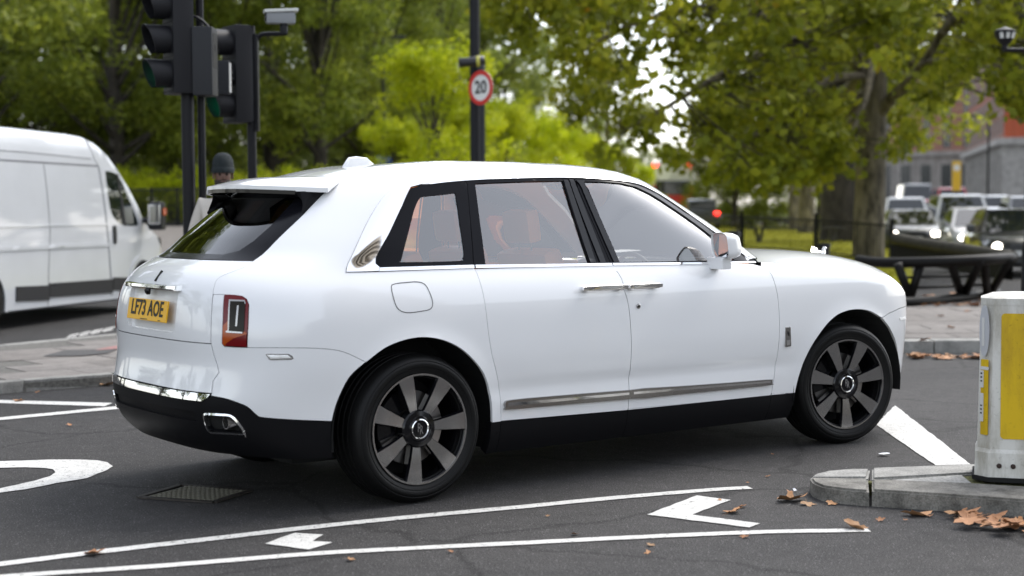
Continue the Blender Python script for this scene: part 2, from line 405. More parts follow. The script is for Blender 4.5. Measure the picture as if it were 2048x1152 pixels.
# drop the skirt walls that run along the joints inside the shell (they sit on seam lines)
bm.normal_update(); kill = [f for f in bm.faces if (all(abs(v.co.y) < 1e-3 for v in f.verts)) or (all(v.co.z <= 1.7501 for v in f.verts) and any(abs(v.co.z-1.75) < 1e-4 for v in f.verts) and sum(abs(v.co.z-1.75) < 1e-4 for v in f.verts) == 2 and len(f.verts) == 4)]
bmesh.ops.delete(bm, geom=kill, context='FACES_ONLY')
bm.to_mesh(body.data); bm.free(); body.data.polygons.foreach_set('use_smooth', [True]*len(body.data.polygons)); sharpen(body.data, 38)
for p in body.data.polygons: p.use_smooth = True
# --- rear bumper cover, wheel-arch end
bc = [TAIL2[-1], TAIL2[3], TAIL2[2], TAIL2[1], TAIL2[0], TAIL[6], (-1.087, 1.114), (-1.018, 1.114), (-1.014, .989), (-1.014, .872), (-1.003, .859)] + cr(BLINE, 4) + cr(ARCH_R[:iB+1], 4)[::-1][1:] + cr(CLAD, 3)[::-1][1:]
panel('bumper_cover', clean(bc), 'paint_white', car)
# --- tail lamps
for o in panel('tail_light', LAMP, 'lens_red', car, off=.004, g=.02):
    sgn = -1 if o.data.vertices[0].co.y < 0 else 1
    o['label'] = 'red tail light with clear centre and amber foot'
    def sub(nm, poly, m, off, th=.004):
        V, F = panel_data(poly, g=.02, off=off, thick=th, gap=0)
        if sgn > 0: V, F = flipy(V, F)
        return mk(nm, V, F, m, o, True, 40)
    sub('clear_lens', [(-.983, 1.086), (-.905, 1.084), (-.899, 1.072), (-.899, .93), (-.978, .932)], 'lens_clear', .0075)
    sub('lens_frame', [(-.984, 1.088), (-.903, 1.086), (-.897, 1.073), (-.898, 1.065), (-.906, 1.079), (-.976, 1.080), (-.973, .935), (-.980, .932)], 'trim_metal', .009)
    sub('light_bar', [(-.938, 1.06), (-.929, 1.06), (-.932, .96), (-.941, .96)], 'trim_metal', .010)
    sub('light_bar', [(-.972, .936), (-.905, .933), (-.905, .926), (-.985, .928), (-.990, .933), (-.978, .941)], 'lamp_white', .011)
    sub('amber_lens', [(-1.010, .96), (-.985, .985), (-.95, .985), (-.91, .95), (-.885, .925), (-.889, .862), (-1.0, .864), (-1.010, .873)], 'lens_amber', .0055)
    sub('red_foot', [(-.95, .90), (-.885, .922), (-.887, .861), (-.99, .863), (-.99, .873)], 'lens_red', .007)
# --- tailgate
niche = [(-1.372, 1.128), (-1.362, 1.115), (-1.375, .915), (-1.385, .906)]; niche = mirror_s(niche)
tg = panel('tailgate', clean(mirror_s(TAIL)), 'paint_white', car, sides=(-1,), holes=[niche])[0]
V, F = panel_data(niche, g=.04, off=-.018, thick=0, gap=-.004); mk('plate_recess', V, F, 'paint_white', tg, True)
panel('tailgate_lower', clean(mirror_s(TAIL2)), 'paint_white', car, sides=(-1,))
panel('bumper_chrome', mirror_s([(-1.049, .619), (-1.062, .600), (-1.10, .578)]), 'chrome', car, sides=(-1,), off=.006, gap=.002)
# tailgate handle
hp = [S(s, 1.134) for s in np.linspace(-1.34, 2*SMIN+1.34, 13)]
mb = MB()
for i in range(len(hp)-1): pass
sec = [(.0, -.012), (-.035, -.012), (-.042, -.004), (-.040, .010), (-.028, .014), (.0, .014)]
vv = []; ff = []
for P in hp: vv += [(P[0]+a, P[1], P[2]+b) for a, b in sec]
for i in range(len(hp)-1):
    for k in range(6): a = i*6+k; b = i*6+(k+1) % 6; ff.append((a, b, b+6, a+6))
ff += [(5, 4, 3, 2, 1, 0), tuple(len(vv)-6+k for k in range(6))]
mk('tailgate_handle', vv, ff, 'chrome', tg, True, 30)
MB().lathe([(.022, 0), (.022, .012), (.014, .02), (.0, .021)], 16, 'x').xf(Matrix.Translation((-1.068, 0, 1.112)) @ Matrix.Rotation(pi, 4, 'Z')).build('reversing_camera', 'gloss_black', tg, sharp=40)
# emblem bar
P0 = S(SMIN, 1.212); P1 = S(SMIN, 1.158)
mb = MB().bbox(-.008, .008, -.006, .006, -.034, .034, .002); ang = math.atan2(P0[0]-P1[0], P0[2]-P1[2])
mb.xf(Matrix.Translation(((P0[0]+P1[0])/2-.002, 0, 1.186)) @ Matrix.Rotation(ang, 4, 'Y') @ Matrix.Rotation(pi/2, 4, 'Z')); mb.build('emblem_bar', 'gloss_black', tg)
# number plate: tilted, foot further out
tilt = .16; PM = Matrix.Translation((-1.078, 0, 1.010)) @ Matrix.Rotation(tilt, 4, 'Y')
mb = MB().bbox(-.004, .004, -.26, .26, -.0565, .0565, .003); mb.xf(PM); pl = mb.build('number_plate', 'plate_yellow', tg)
pl['label'] = 'yellow number plate reading LF73 AOE'
mat('ink_black', (.008, .008, .008), .5)
TM = PM @ frame_mat((-.0052, 0, 0), (0, -1, 0), (0, 0, 1))
put_text('lettering', 'LF73 AOE', TM @ Matrix.Translation((0, .006, 0)), 'ink_black', pl, size=.112, extrude=.0008, sx=.87, offset=.0026, space=1.04)
for a_, b_ in ((-.075, .02), (.16, .19)): MB().box(a_, b_, -.051, -.047, -.0004, .0004).xf(TM).build('maker_print', 'ink_black', pl)
# --- black lower bumper with recessed grooves and exhaust finishers
def round_poly(pts, rads, n=5):
    out = []; N_ = len(pts)
    for i in range(N_):
        p = np.array(pts[i]); a = np.array(pts[i-1])-p; b = np.array(pts[(i+1) % N_])-p; r = rads[i]; A = p+a/np.hypot(*a)*r; B = p+b/np.hypot(*b)*r
        for k in range(n+1): u = k/n; out.append(tuple((1-u)**2*A+2*u*(1-u)*p+u*u*B))
    return out
EXH = round_poly([(-1.095, .524), (-.925, .526), (-.872, .448), (-.876, .420), (-1.085, .419)], [.03, .03, .03, .02, .03])
EXI = inset(EXH, .009)
lowb = clean([(-1.10, .578), (-1.062, .600), (-1.049, .612)] + cr(CLAD, 3)[1:] + [(-.47, .44), (-.50, .28), (-.75, .285), (-1.0, .300), (-1.3, .296)])
lowpoly = lowb + [(2*SMIN-s, z) for s, z in reversed(lowb)]
GRO = [(-1.150, .522), (-1.142, .50), (-1.150, .474)]; GRO = mirror_s(GRO)
EXL = [(2*SMIN-s, z) for s, z in EXI]
lb = panel('lower_bumper', lowpoly, 'plastic_black', car, sides=(-1,), holes=[GRO, EXI, EXL], g=.03, thick=.03)[0]
V, F = panel_data(GRO, g=.04, off=-.016, thick=0, gap=-.002); mk('bumper_groove', V, F, 'plastic_black', lb, True)
for sg in (-1, 1):
    P, N = Sv(EXI, -.055); Q, _ = Sv(EXI, 0); n = len(EXI); V = [tuple(p) for p in Q]+[tuple(p) for p in P]; F = [(i, n+i, n+(i+1) % n, (i+1) % n) for i in range(n)]+[tuple(range(n, 2*n))]
    O = EXH; Vo = [tuple(p) for p in Sv(O, .006)[0]]; Vi = [tuple(p) for p in Sv(EXI, .010)[0]]; Vd = [tuple(p) for p in Sv(EXI, -.02)[0]]; Vb = [tuple(p) for p in Sv(O, -.003)[0]]
    RV = Vb+Vo+Vi+Vd; RF = []
    for k in range(3): RF += [(k*n+i, k*n+(i+1) % n, (k+1)*n+(i+1) % n, (k+1)*n+i) for i in range(n)]
    if sg > 0: V, F = flipy(V, F); RV, RF = flipy(RV, RF)
    ex = mk('exhaust_finisher', RV, RF, 'chrome', car, True, 50); mk('exhaust_recess', V, F, 'dark_void', ex)
    c = np.mean(np.array(V[n:]), 0); MB().lathe([(.030, -.02), (.034, -.02), (.034, .045), (.030, .045)], 20, 'x', (c[0]-.03, c[1]-sg*.03*-1, c[2]), close=True).build('exhaust_pipe', 'disc_metal', ex, sharp=40)
# rear side marker, fuel flap
mk_ = panel('side_marker', [(-.801, .825), (-.790, .829), (-.690, .826), (-.672, .815), (-.664, .797), (-.680, .792), (-.775, .792), (-.785, .797)], 'chrome', car, off=.002, thick=.004, g=.02)
for o in mk_:
    sgn = -1 if o.data.vertices[0].co.y < 0 else 1
    V, F = panel_data([(-.792, .821), (-.695, .818), (-.675, .801), (-.775, .800)], g=.02, off=.0035, thick=.002, gap=0)
    if sgn > 0: V, F = flipy(V, F)
    mk('marker_lens', V, F, 'lamp_white', o, True)
FUEL = cr([(-.165, 1.132), (-.142, 1.151), (-.075, 1.156), (-.005, 1.157), (.041, 1.143), (.067, 1.105), (.087, 1.047), (.072, 1.012), (.0, 1.001), (-.061, .999), (-.106, 1.011), (-.138, 1.045)], 4, True)
# dark joint round the flap: a narrow groove let into the shell as a ring, the flap itself flush inside it
o_ = panel('flap_joint', FUEL, 'dark_void', car, sides=(-1,), holes=[inset(FUEL, .0038)], off=.0012, thick=0, gap=0, g=.012)
# --- doors (lower skins), window frames and panes
doors = {}
for nm, k in (('rear_door', 'r'), ('front_door', 'f')):
    for sg in (-1, 1): doors[(k, sg)] = None
rd = clean(cr(CUT_R, 3) + [(1.424, .37)] + cr(CUT_M, 3)[::-1][1:] + [(.9, 1.212)])
fd = clean(cr(CUT_M, 3) + [(2.591, .366)] + cr(CUT_F, 3)[::-1][1:] + [(2.49, 1.185), (2.2, 1.196), (1.8, 1.203)])
for k, nm, poly in (('r', 'rear_door', rd), ('f', 'front_door', fd)):
    for o in panel(nm, poly, 'paint_white', car): doors[(k, -1 if o.data.vertices[0].co.y < 0 else 1)] = o
RD = {s: doors[('r', s)] for s in (-1, 1)}; FD = {s: doors[('f', s)] for s in (-1, 1)}
ULOW = dict(upper=True, off=-.004)
cutr_u = [(.214, 1.69), (.264, 1.666), (.311, 1.578), (.336, 1.491), (.353, 1.404), (.369, 1.318), (.377, 1.226)]
cutm_u = [(1.742, 1.711)] + [(1.68, 1.692), (1.563, 1.658), (1.486, 1.624), (1.433, 1.591), (1.391, 1.557), (1.356, 1.523), (1.324, 1.489), (1.294, 1.455), (1.267, 1.422), (1.243, 1.388), (1.222, 1.354), (1.207, 1.321), (1.196, 1.287), (1.189, 1.253)] + [(1.186, 1.213)]
dl = cr(DLO_T, 4)
i_r = min(range(len(dl)), key=lambda i: abs(dl[i][0]-.214)); i_m = min(range(36), key=lambda i: abs(dl[i][0]-1.742))
QCL = cr([(-.142, 1.328), (-.168, 1.382), (-.198, 1.437), (-.224, 1.48), (-.255, 1.524), (-.285, 1.568), (-.290, 1.590), (-.262, 1.602), (-.1, 1.609), (.076, 1.619), (.118, 1.618), (.140, 1.604), (.201, 1.534), (.243, 1.457), (.277, 1.381), (.305, 1.305), (.302, 1.270), (.271, 1.257), (-.10, 1.259), (-.122, 1.264), (-.126, 1.283)], 2, True)
qpoly = clean(dl[:i_r+1] + cutr_u[1:] + [(-.249, 1.233)] + CHR_I[::-1][1:])
qw = panel('quarter_window', qpoly, 'frit_black', car, holes=[QCL], gap=.003, **ULOW)
for o in qw:
    sgn = -1 if o.data.vertices[0].co.y < 0 else 1
    V, F = panel_data(QCL, g=.05, off=-.009, thick=0, upper=True, gap=-.012)
    if sgn > 0: V, F = flipy(V, F)
    mk('pane', V, F, 'window_tint', o, True)
RW = [(0.382, 1.672), (0.704, 1.679), (0.973, 1.685), (1.245, 1.689), (1.53, 1.692), (1.423, 1.658), (1.353, 1.625), (1.303, 1.591), (1.264, 1.558), (1.23, 1.524), (1.2, 1.491), (1.172, 1.458), (1.146, 1.425), (1.123, 1.392), (1.103, 1.359), (1.088, 1.325), (1.076, 1.292), (1.068, 1.259), (1.062, 1.226), (0.456, 1.232), (0.456, 1.263), (0.453, 1.294), (0.449, 1.325), (0.446, 1.356), (0.442, 1.387), (0.438, 1.419), (0.434, 1.45), (0.43, 1.482), (0.426, 1.513), (0.42, 1.545), (0.414, 1.577), (0.405, 1.608), (0.394, 1.64)]
rpoly = clean([cutr_u[0]] + dl[i_r+1:i_m+1] + cutm_u[1:] + [(.8, 1.219)] + cutr_u[::-1][:-1])
FW = [(1.744, 1.688), (1.87, 1.688), (1.99, 1.682), (2.06, 1.660), (2.09, 1.62), (2.095, 1.578), (2.084, 1.48), (2.061, 1.402), (2.035, 1.34), (1.985, 1.215)] + [(1.241, 1.224), (1.246, 1.257), (1.254, 1.29), (1.268, 1.323), (1.286, 1.356), (1.309, 1.389), (1.336, 1.422), (1.368, 1.455), (1.402, 1.488), (1.438, 1.521), (1.477, 1.554), (1.523, 1.587), (1.582, 1.62), (1.664, 1.654)]
fpoly = clean([cutm_u[0]] + dl[i_m+1:] + [(2.0, 1.193), (1.6, 1.204)] + cutm_u[::-1][:-1])
for nm, poly, win, D in (('window_frame', rpoly, RW, RD), ('window_frame', fpoly, FW, FD)):
    panel(nm, poly, 'frit_black', D, holes=[win], gap=.002, **ULOW)
    panel('door_window', win, 'window_tint', D, upper=True, off=-.012, thick=0, gap=-.012, g=.05)
# pillar ribs
RIBS = (([(1.57, 1.695), (1.456, 1.661), (1.382, 1.627), (1.33, 1.593), (1.289, 1.56), (1.255, 1.526), (1.224, 1.493), (1.194, 1.459), (1.168, 1.426), (1.144, 1.392), (1.124, 1.359), (1.108, 1.326), (1.096, 1.292), (1.088, 1.259), (1.083, 1.226)], RD), ([(1.668, 1.701), (1.538, 1.666), (1.455, 1.632), (1.397, 1.598), (1.354, 1.564), (1.318, 1.53), (1.285, 1.496), (1.255, 1.462), (1.227, 1.428), (1.202, 1.394), (1.181, 1.36), (1.165, 1.326), (1.153, 1.292), (1.145, 1.258), (1.14, 1.224)], RD), ([(1.726, 1.693), (1.628, 1.659), (1.546, 1.625), (1.489, 1.592), (1.444, 1.558), (1.407, 1.525), (1.373, 1.491), (1.34, 1.458), (1.311, 1.424), (1.285, 1.391), (1.263, 1.358), (1.245, 1.324), (1.233, 1.291), (1.225, 1.258), (1.221, 1.224)], FD))
for rib, D in RIBS:
    w_ = [.016+.012*(z-1.22)/.48 for s, z in rib]
    panel('pillar_trim', [(s-w, z) for (s, z), w in zip(rib, w_)]+[(s+w, z) for (s, z), w in zip(rib[::-1], w_[::-1])], 'gloss_black', D, upper=True, off=.003, thick=.010, gap=0)
# chrome: finisher behind the quarter window, waist strip, roof line strip
panel('chrome_finisher', clean(cr(CHR_O, 4) + [(-.3, 1.214), (-.245, 1.215), (-.249, 1.236)] + CHR_I[::-1][1:] + [(-.365, 1.668)]), 'chrome', car, off=.005, upper=True, gap=.002, thick=.014)
for D, a, b in ((None, -.247, .372), (RD, .380, 1.186), (FD, 1.190, 2.14)):
    n = 8; ss = np.linspace(a, b, n); zt_ = np.interp(ss, [-.255, .386, 1.187, 2.162], [1.234, 1.233, 1.219, 1.197]); zb_ = zt_-np.interp(ss, [-.255, .386, 2.16], [.020, .019, .012])
    panel('waist_strip', list(zip(ss, zt_))+list(zip(ss[::-1], zb_[::-1])), 'chrome', D or car, off=.005, upper=True, gap=.001, thick=.014)
dtop = dl[1:60]; panel('roof_strip', clean([(p[0], p[1]+.005) for p in dtop]+[(p[0], p[1]-.003) for p in dtop[::-1]]), 'chrome', car, off=.002, upper=True, gap=0, thick=.006, g=.05)
# lower door strips
panel('door_strip', cr([(.545, .488), (.60, .498), (.9, .497), (1.405, .490), (1.417, .483), (1.419, .444), (1.405, .438), (.9, .444), (.57, .447), (.548, .458)], 3, True), 'trim_metal', RD, off=.016, thick=.022, gap=.0)
panel('door_strip', cr([(1.437, .490), (1.8, .484), (2.2, .476), (2.55, .470), (2.576, .462), (2.577, .446), (2.56, .435), (2.2, .434), (1.8, .436), (1.442, .438)], 3, True), 'trim_metal', FD, off=.016, thick=.022, gap=.0)
panel('strip_highlight', [(.56, .484), (1.412, .478), (1.412, .464), (.56, .467)], 'chrome', RD, off=.0175, thick=.004, gap=.0)
panel('strip_highlight', [(1.446, .478), (2.56, .462), (2.56, .452), (1.446, .464)], 'chrome', FD, off=.0175, thick=.004, gap=.0)
# door handles: two bars meeting at the shut line
for D, s0, s1 in ((RD, 1.052, 1.378), (FD, 1.392, 1.640)):
    for sg in (-1, 1):
        mb = MB(); n = 9; pts = []
        for i in range(n):
            s = s0+(s1-s0)*i/(n-1); P, N = Sv([(s, 1.078)], .042); pts.append(P[0])
        v = []; f = []
        prof = [(-.010, -.013), (.006, -.016), (.011, -.004), (.009, .010), (-.004, .014), (-.012, .006)]
        for i, p in enumerate(pts):
            k = .72 if i in (0, n-1) else 1.
            v += [(p[0], p[1]-a*k, p[2]+b*k) for a, b in prof]
        for i in range(n-1):
            for k in range(6): a = i*6+k; b = i*6+(k+1) % 6; f.append((a, a+6, b+6, b))
        f += [tuple(range(6)), tuple(len(v)-1-k for k in range(6))]
        mb.add(v, f)
        for q in (pts[1], pts[-2]): mb.box(q[0]-.022, q[0]+.022, q[1], q[1]+.05, q[2]-.012, q[2]+.006)
        if sg > 0: mb.v, mb.f = flipy(mb.v, mb.f)
        mb.build('door_handle', 'chrome', D[sg], sharp=35)
for sg in (-1,):
    P, N = Sv([(1.474, .971)], 0.); p = P[0]
    MB().lathe([(.014, .0), (.014, -.006), (.010, -.008), (.0, -.008)], 18, 'y', tuple(p)).build('door_lock', 'trim_metal', FD[-1], sharp=40)
    MB().lathe([(.007, -.0085), (.006, -.011), (.0, -.011)], 14, 'y', tuple(p)).build('lock_barrel', 'gloss_black', FD[-1], sharp=40)
# --- front wings, bonnet, nose
FT = [s for s in np.linspace(2.60, 3.92, 34)]
ftop = [(s, float(ZT(S(s, 1.0)[0]))-.0015) for s in FT]
wing = clean(cr(CUT_F, 3)[::-1] + [(2.575, 1.182)] + ftop + [(3.92, .90), (3.736, .861), (3.62, .853), (3.53, .83)] + cr(ARCH_F[:9], 4)[::-1] + [(2.70, .364)])
panel('front_wing', wing, 'paint_white', car, upper=False, g=.03)
nb = [(3.466, .802), (3.53, .83), (3.62, .853), (3.736, .861), (SMAX, .861)]
nose = clean(nb + [(2*SMAX-s, z) for s, z in reversed(nb[:-1])] + [(2*SMAX-s, z) for s, z in cr(ARCH_F[8:], 3)[1:]] + [(SMAX, .40)] + cr(ARCH_F[8:], 3)[::-1][:-1])
panel('front_bumper', nose, 'paint_white', car, sides=(-1,), upper=False, g=.04)
lip = [(3.69, .398), (3.70, .30), (SMAX, .28)]
panel('front_lip', clean([(SMAX, .398)] + [(2*SMAX-3.69, .398), (2*SMAX-3.70, .30)] + [(SMAX, .28), (3.70, .30), (3.69, .398)]), 'plastic_black', car, sides=(-1,), upper=False, g=.05)
fas = clean([(3.92, .863), (2*SMAX-3.92, .863)] + [(2*SMAX-3.92, .96), (SMAX, .99), (3.92, .96)])
panel('front_fascia', fas, 'paint_white', car, sides=(-1,), upper=False, g=.05)
MB().bbox(4.06, 4.215, -.36, .36, .55, 1.06, .02).build('radiator_grille', 'chrome', car)
for k in range(12): MB().bbox(4.214, 4.222, -.33+k*.06-.02, -.33+k*.06+.02, .58, 1.03, .003).build('grille_slat', 'trim_metal', car)
for sg in (-1, 1): panel('headlight', [(3.80, .90), (4.08, .885), (4.08, .80), (3.82, .81)], 'lens_clear', car, sides=(sg,), off=.004, upper=False, gap=0)
# bonnet
nx, ny = 30, 33; hv = []; HZ = Spl([(2.5, 1.228), (2.85, 1.246), (3.2, 1.252), (3.48, 1.238), (3.70, 1.208), (3.87, 1.178), (4.0, 1.155), (4.12, 1.125), (4.2, 1.08)])
for i in range(nx):
    q = i/(nx-1)
    for j in range(ny):
        e = -1+2*j/(ny-1)
        sx_ = 2.575+(3.92-2.575)*q; E0 = S(sx_, float(ZT(S(sx_, 1.0)[0]))-.002)
        x0 = E0[0]; xc = 2.90+(4.17-2.90)*q; x = x0+(xc-x0)*(1-abs(e)**2.2)
        yy = e*abs(E0[1]); k = (1-abs(e)**3.2); z = E0[2]+(float(HZ(x))-E0[2])*k if float(HZ(x)) > E0[2] else E0[2]
        hv.append((x, yy, z))
hf = [(i*ny+j, (i+1)*ny+j, (i+1)*ny+j+1, i*ny+j+1) for i in range(nx-1) for j in range(ny-1)]
mk('bonnet', hv, hf, 'paint_white', car, True)
MB().box(2.58, 3.02, -.80, .80, 1.14, 1.172).build('cowl_panel', 'plastic_black', car)
# bonnet figure: a small leaning winged figure on a base
fx = 4.085; fz = 1.125
mb = MB().lathe([(.024, 0), (.022, .010), (.010, .018), (.008, .034), (.0, .036)], 14, 'z', (fx, 0, fz))
mb.tube([(fx, 0, fz+.02), (fx+.004, 0, fz+.06), (fx+.018, 0, fz+.095)], [.012, .015, .010], 8).tube([(fx+.018, 0, fz+.095), (fx+.026, 0, fz+.118)], [.011, .012], 8)
for sg in (-1, 1): mb.add([(fx, 0, fz+.05), (fx-.005, sg*.014, fz+.10), (fx-.055, sg*.055, fz+.125), (fx-.075, sg*.050, fz+.09), (fx-.03, sg*.022, fz+.058), (fx-.005, sg*.007, fz+.075)], [(0, 1, 2, 3, 4), (4, 3, 2, 1, 5)])
mb.build('bonnet_figure', 'chrome', car, True)
# windscreen, rear window
ws = [(2.40, 1.64), (2.37, 1.53), (2.315, 1.43), (2.275, 1.33), (2.25, 1.20)]
wp = clean([(smx, 1.720), (2.62, 1.718), (2.45, 1.698)]+ws+[(smx, 1.20)]+[(2*smx-s, z) for s, z in reversed(ws)]+[(2*smx-2.45, 1.698), (2*smx-2.62, 1.718)])
panel('windscreen', wp, 'screen_glass', car, sides=(-1,), upper=True, thick=0, gap=-.006, off=-.004, g=.06)
rgp = clean(mirror_s(GLASS_E[::-1]))
clear = clean(mirror_s([(-1.15, 1.60), (-1.13, 1.45), (-1.15, 1.375), (-1.20, 1.325), (-1.30, 1.306)]))
rw = panel('rear_window', rgp, 'frit_black', car, sides=(-1,), holes=[clear], upper=True, gap=.002, off=-.003)[0]
panel('pane', clear, 'rear_glass', rw, sides=(-1,), upper=True, gap=-.002, off=-.004, thick=0, g=.05)
# rear spoiler: white lip carried back from the roof, black blades below
n = 33; sv = []; sf = []; rows = 9
for i in range(rows):
    q = i/(rows-1)
    for j in range(n):
        e = -1+2*j/(n-1)
        s_ = SMIN+abs(e)*(SMIN*-1-1.005); s_ = SMIN+abs(e)*(-1.0-SMIN); A = S(s_, 1.712, True); A = np.array([A[0], math.copysign(abs(A[1]), e), A[2]+.003])
        B = np.array([-.64+.31*abs(e)**2.6, e*.615, 1.668-.022*abs(e)**2])
        p = A+(B-A)*q; p[2] += .018*sin(pi*q)*(1-.6*abs(e)**2)
        sv.append(tuple(p))
sf = [(i*n+j, i*n+j+1, (i+1)*n+j+1, (i+1)*n+j) for i in range(rows-1) for j in range(n-1)]; sf = [f[::-1] for f in sf]
N0 = len(sv)
sv += [(x+.02*(k//n)/(rows-1)*0, y, z-.004-.020*((k//n)/(rows-1))**.5) for k, (x, y, z) in enumerate(sv)]
sf += [tuple(a+N0 for a in f[::-1]) for f in sf]
r0 = (rows-1)*n; sf += [(r0+j, r0+j+1, N0+r0+j+1, N0+r0+j) for j in range(n-1)]
for j in (0, n-1): sf += [(i*n+j, (i+1)*n+j, N0+(i+1)*n+j, N0+i*n+j) if j == 0 else ((i+1)*n+j, i*n+j, N0+i*n+j, N0+(i+1)*n+j) for i in range(rows-1)]
sp = mk('rear_spoiler', sv, sf, 'paint_white', car, True, 40)
# high brake lamp along the trailing edge
tv = []; 
for j in range(3, n-3): x, y, z = sv[r0+j]; tv += [(x-.002, y, z-.020), (x-.002, y, z-.040), (x+.02, y, z-.040), (x+.02, y, z-.020)]
m_ = len(tv)//4; tf = [(i*4+k, i*4+(k+1) % 4, i*4+4+(k+1) % 4, i*4+4+k) for i in range(m_-1) for k in range(4)]+[(3, 2, 1, 0), tuple(len(tv)-4+k for k in range(4))]
mk('brake_light', tv, tf, 'gloss_black', sp)
for sg in (-1, 1):
    A = Sv([(-.965, 1.645)], .004, True)[0][0]; B = Sv([(-.968, 1.50)], .006, True)[0][0]; Cc = np.array(sv[r0+2])+np.array([.0, 0, -.022]); D = np.array(sv[r0+9])+np.array([.0, 0, -.022]); Dn = Sv([(-1.06, 1.53)], .01, True)[0][0]
    top = cr([A, Cc, (Cc+D)/2+np.array([-.0, 0, 0]), D], 5); bot = cr([B+(A-B)*.05, B+(Cc-B)*.22+np.array([.0, .0, -.0]), B+(Cc-B)*.62+np.array([.03, .03, .01]), D+np.array([.03, .01, -.022])], 5)
    v = [tuple(p) for p in top]+[tuple(p) for p in bot]; k = len(top); v += [(x+.06, y+.05, z-.004) for x, y, z in v]
    f = [(i, k+i, k+i+1, i+1) for i in range(k-1)]+[(2*k+i, 2*k+i+1, 3*k+i+1, 3*k+i) for i in range(k-1)]+[(k+i, 3*k+i, 3*k+i+1, k+i+1) for i in range(k-1)]+[(i, i+1, 2*k+i+1, 2*k+i) for i in range(k-1)]
    f = [q[::-1] for q in f]
    if sg > 0: v, f = flipy(v, f)
    mk('spoiler_blade', v, f, 'plastic_black', sp, True, 40)
# aerial fin
prof = [(.10, 1.765), (.118, 1.792), (.150, 1.832), (.20, 1.838), (.27, 1.831), (.315, 1.797), (.345, 1.786)]
v = []; f = []
for (x, z), w in zip(prof, (.006, .020, .022, .022, .020, .014, .004)): v += [(x, -w, 1.75), (x, -w*.9, z-.008), (x, 0, z), (x, w*.9, z-.008), (x, w, 1.75)]
for i in range(len(prof)-1):
    for k in range(4): f.append((i*5+k, i*5+5+k, i*5+6+k, i*5+1+k))
mk('aerial_fin', v, f, 'paint_white', car, True, 50)
# --- sills
for a, b in ((.458, .528), (.528, 1.424), (1.424, 2.592), (2.592, 2.80)):
    panel('side_sill', [(a, .381), (b, .366 if b > 1 else .381), (b, .205), (a, .205)], 'plastic_black', car, upper=False, thick=.05, gap=.0015, g=.05)
# --- wing badge
P, N = Sv([(2.700, .728)], 0.); p = P[0]
for sg in (-1, 1):
    bd = MB().bbox(-.024, .024, -.005, .008, -.062, .062, .004).xf(Matrix.Translation((p[0], p[1]*(-sg), p[2])) @ Matrix.Rotation(-.05*sg*-1, 4, 'Y')).build('wing_badge', 'trim_metal', car)
    MB().bbox(-.015, .015, -.0065, .0, -.052, -.022, .002).xf(Matrix.Translation((p[0], p[1]*(-sg), p[2]))).build('badge_panel', 'chrome', bd) if sg < 0 else None
    if sg < 0:
        for dx, dz in ((-.003, .022), (.004, .014)): put_text('badge_letter', 'R', frame_mat((p[0]+dx, p[1]-.0055, p[2]+dz), (1, 0, 0), (0, 0, 1)), 'gloss_black', bd, size=.032, extrude=.0008, sx=.6)
# front side marker on the bumper
panel('front_marker', [(3.62, .792), (3.72, .792), (3.725, .772), (3.63, .772)], 'lamp_white', car, upper=False, off=.003, thick=.004, g=.03)
# --- door mirrors
for sg in (-1, 1):
    cy_, cz_ = -1.035, 1.306
    rings = []
    for k, (x, sc) in enumerate(((2.082, .94), (2.072, 1.0), (2.095, 1.03), (2.14, 1.0), (2.185, .84), (2.215, .52), (2.224, .12))):
        ring = []
        for t_ in range(28):
            w = 2*pi*t_/28; c, s_ = cos(w), sin(w); r_ = (abs(c)**5+abs(s_)**5)**-.2
            ring.append((x-.012*s_, cy_+c*r_*.070*sc, cz_+s_*r_*.076*sc))
        rings.append(ring)
    v = sum(rings, []); n_ = 28; f = [(i*n_+k, i*n_+(k+1) % n_, i*n_+n_+(k+1) % n_, i*n_+n_+k) for i in range(len(rings)-1) for k in range(n_)]
    f = [q[::-1] for q in f]+[tuple(range(6*n_, 7*n_))[::-1]]
    gv = [(x-.001, cy_+(y-cy_)*.97, cz_+(z-cz_)*.97) for x, y, z in rings[0]]
    mb = MB().bbox(2.075, 2.15, -1.055, -.92, 1.165, 1.238, .010)
    if sg > 0: v, f = flipy(v, f); gv = [(x, -y, z) for x, y, z in gv]; mb.v, mb.f = flipy(mb.v, mb.f)
    mr = mk('door_mirror', v, f, 'paint_white', FD[sg], True, 50)
    mg = mk('mirror_glass', gv, [tuple(range(n_))], 'chrome', mr); mb.build('mirror_foot', 'paint_white', mr, sharp=35)
# --- inner shell behind the joints, arch liners, floor
ib = [(SMIN, .30), (-.52, .30)] + [(s*1.0, z) for s, z in ((-.50, .47), (-.45, .62), (-.33, .78), (-.12, .885), (.1, .895), (.28, .82), (.42, .69), (.49, .52), (.50, .26))] + [(2.77, .26), (2.78, .46), (2.85, .63), (2.99, .78), (3.2, .89), (3.36, .885), (3.5, .82), (3.6, .70), (3.68, .56), (3.72, .30), (SMAX, .30), (SMAX, .88), (3.9, .90), (3.7, 1.02), (3.0, 1.10), (2.5, 1.15), (.38, 1.19), (-.9, 1.19), (-1.1, 1.16), (SMIN, 1.16)]
panel('inner_shell', clean(ib), 'dark_void', car, off=-.028, thick=0, upper=False, gap=0, g=.06)
for wx in (0., 3.295):
    for sg in (-1, 1):
        n = 22; r_ = .508; v = []; f = []
        for i in range(n+1):
            w = radians(-8+196*i/n); 
            for yy in (.955, .60): v.append((wx+r_*cos(w), sg*yy, .385+r_*sin(w)))
        for i in range(n): f.append((2*i, 2*i+1, 2*i+3, 2*i+2))
        nn = len(v); v.append((wx, sg*.60, .385)); f += [(nn, 2*i+1, 2*i+3) for i in range(n)]
        mk('arch_liner', v, f, 'dark_void', car)
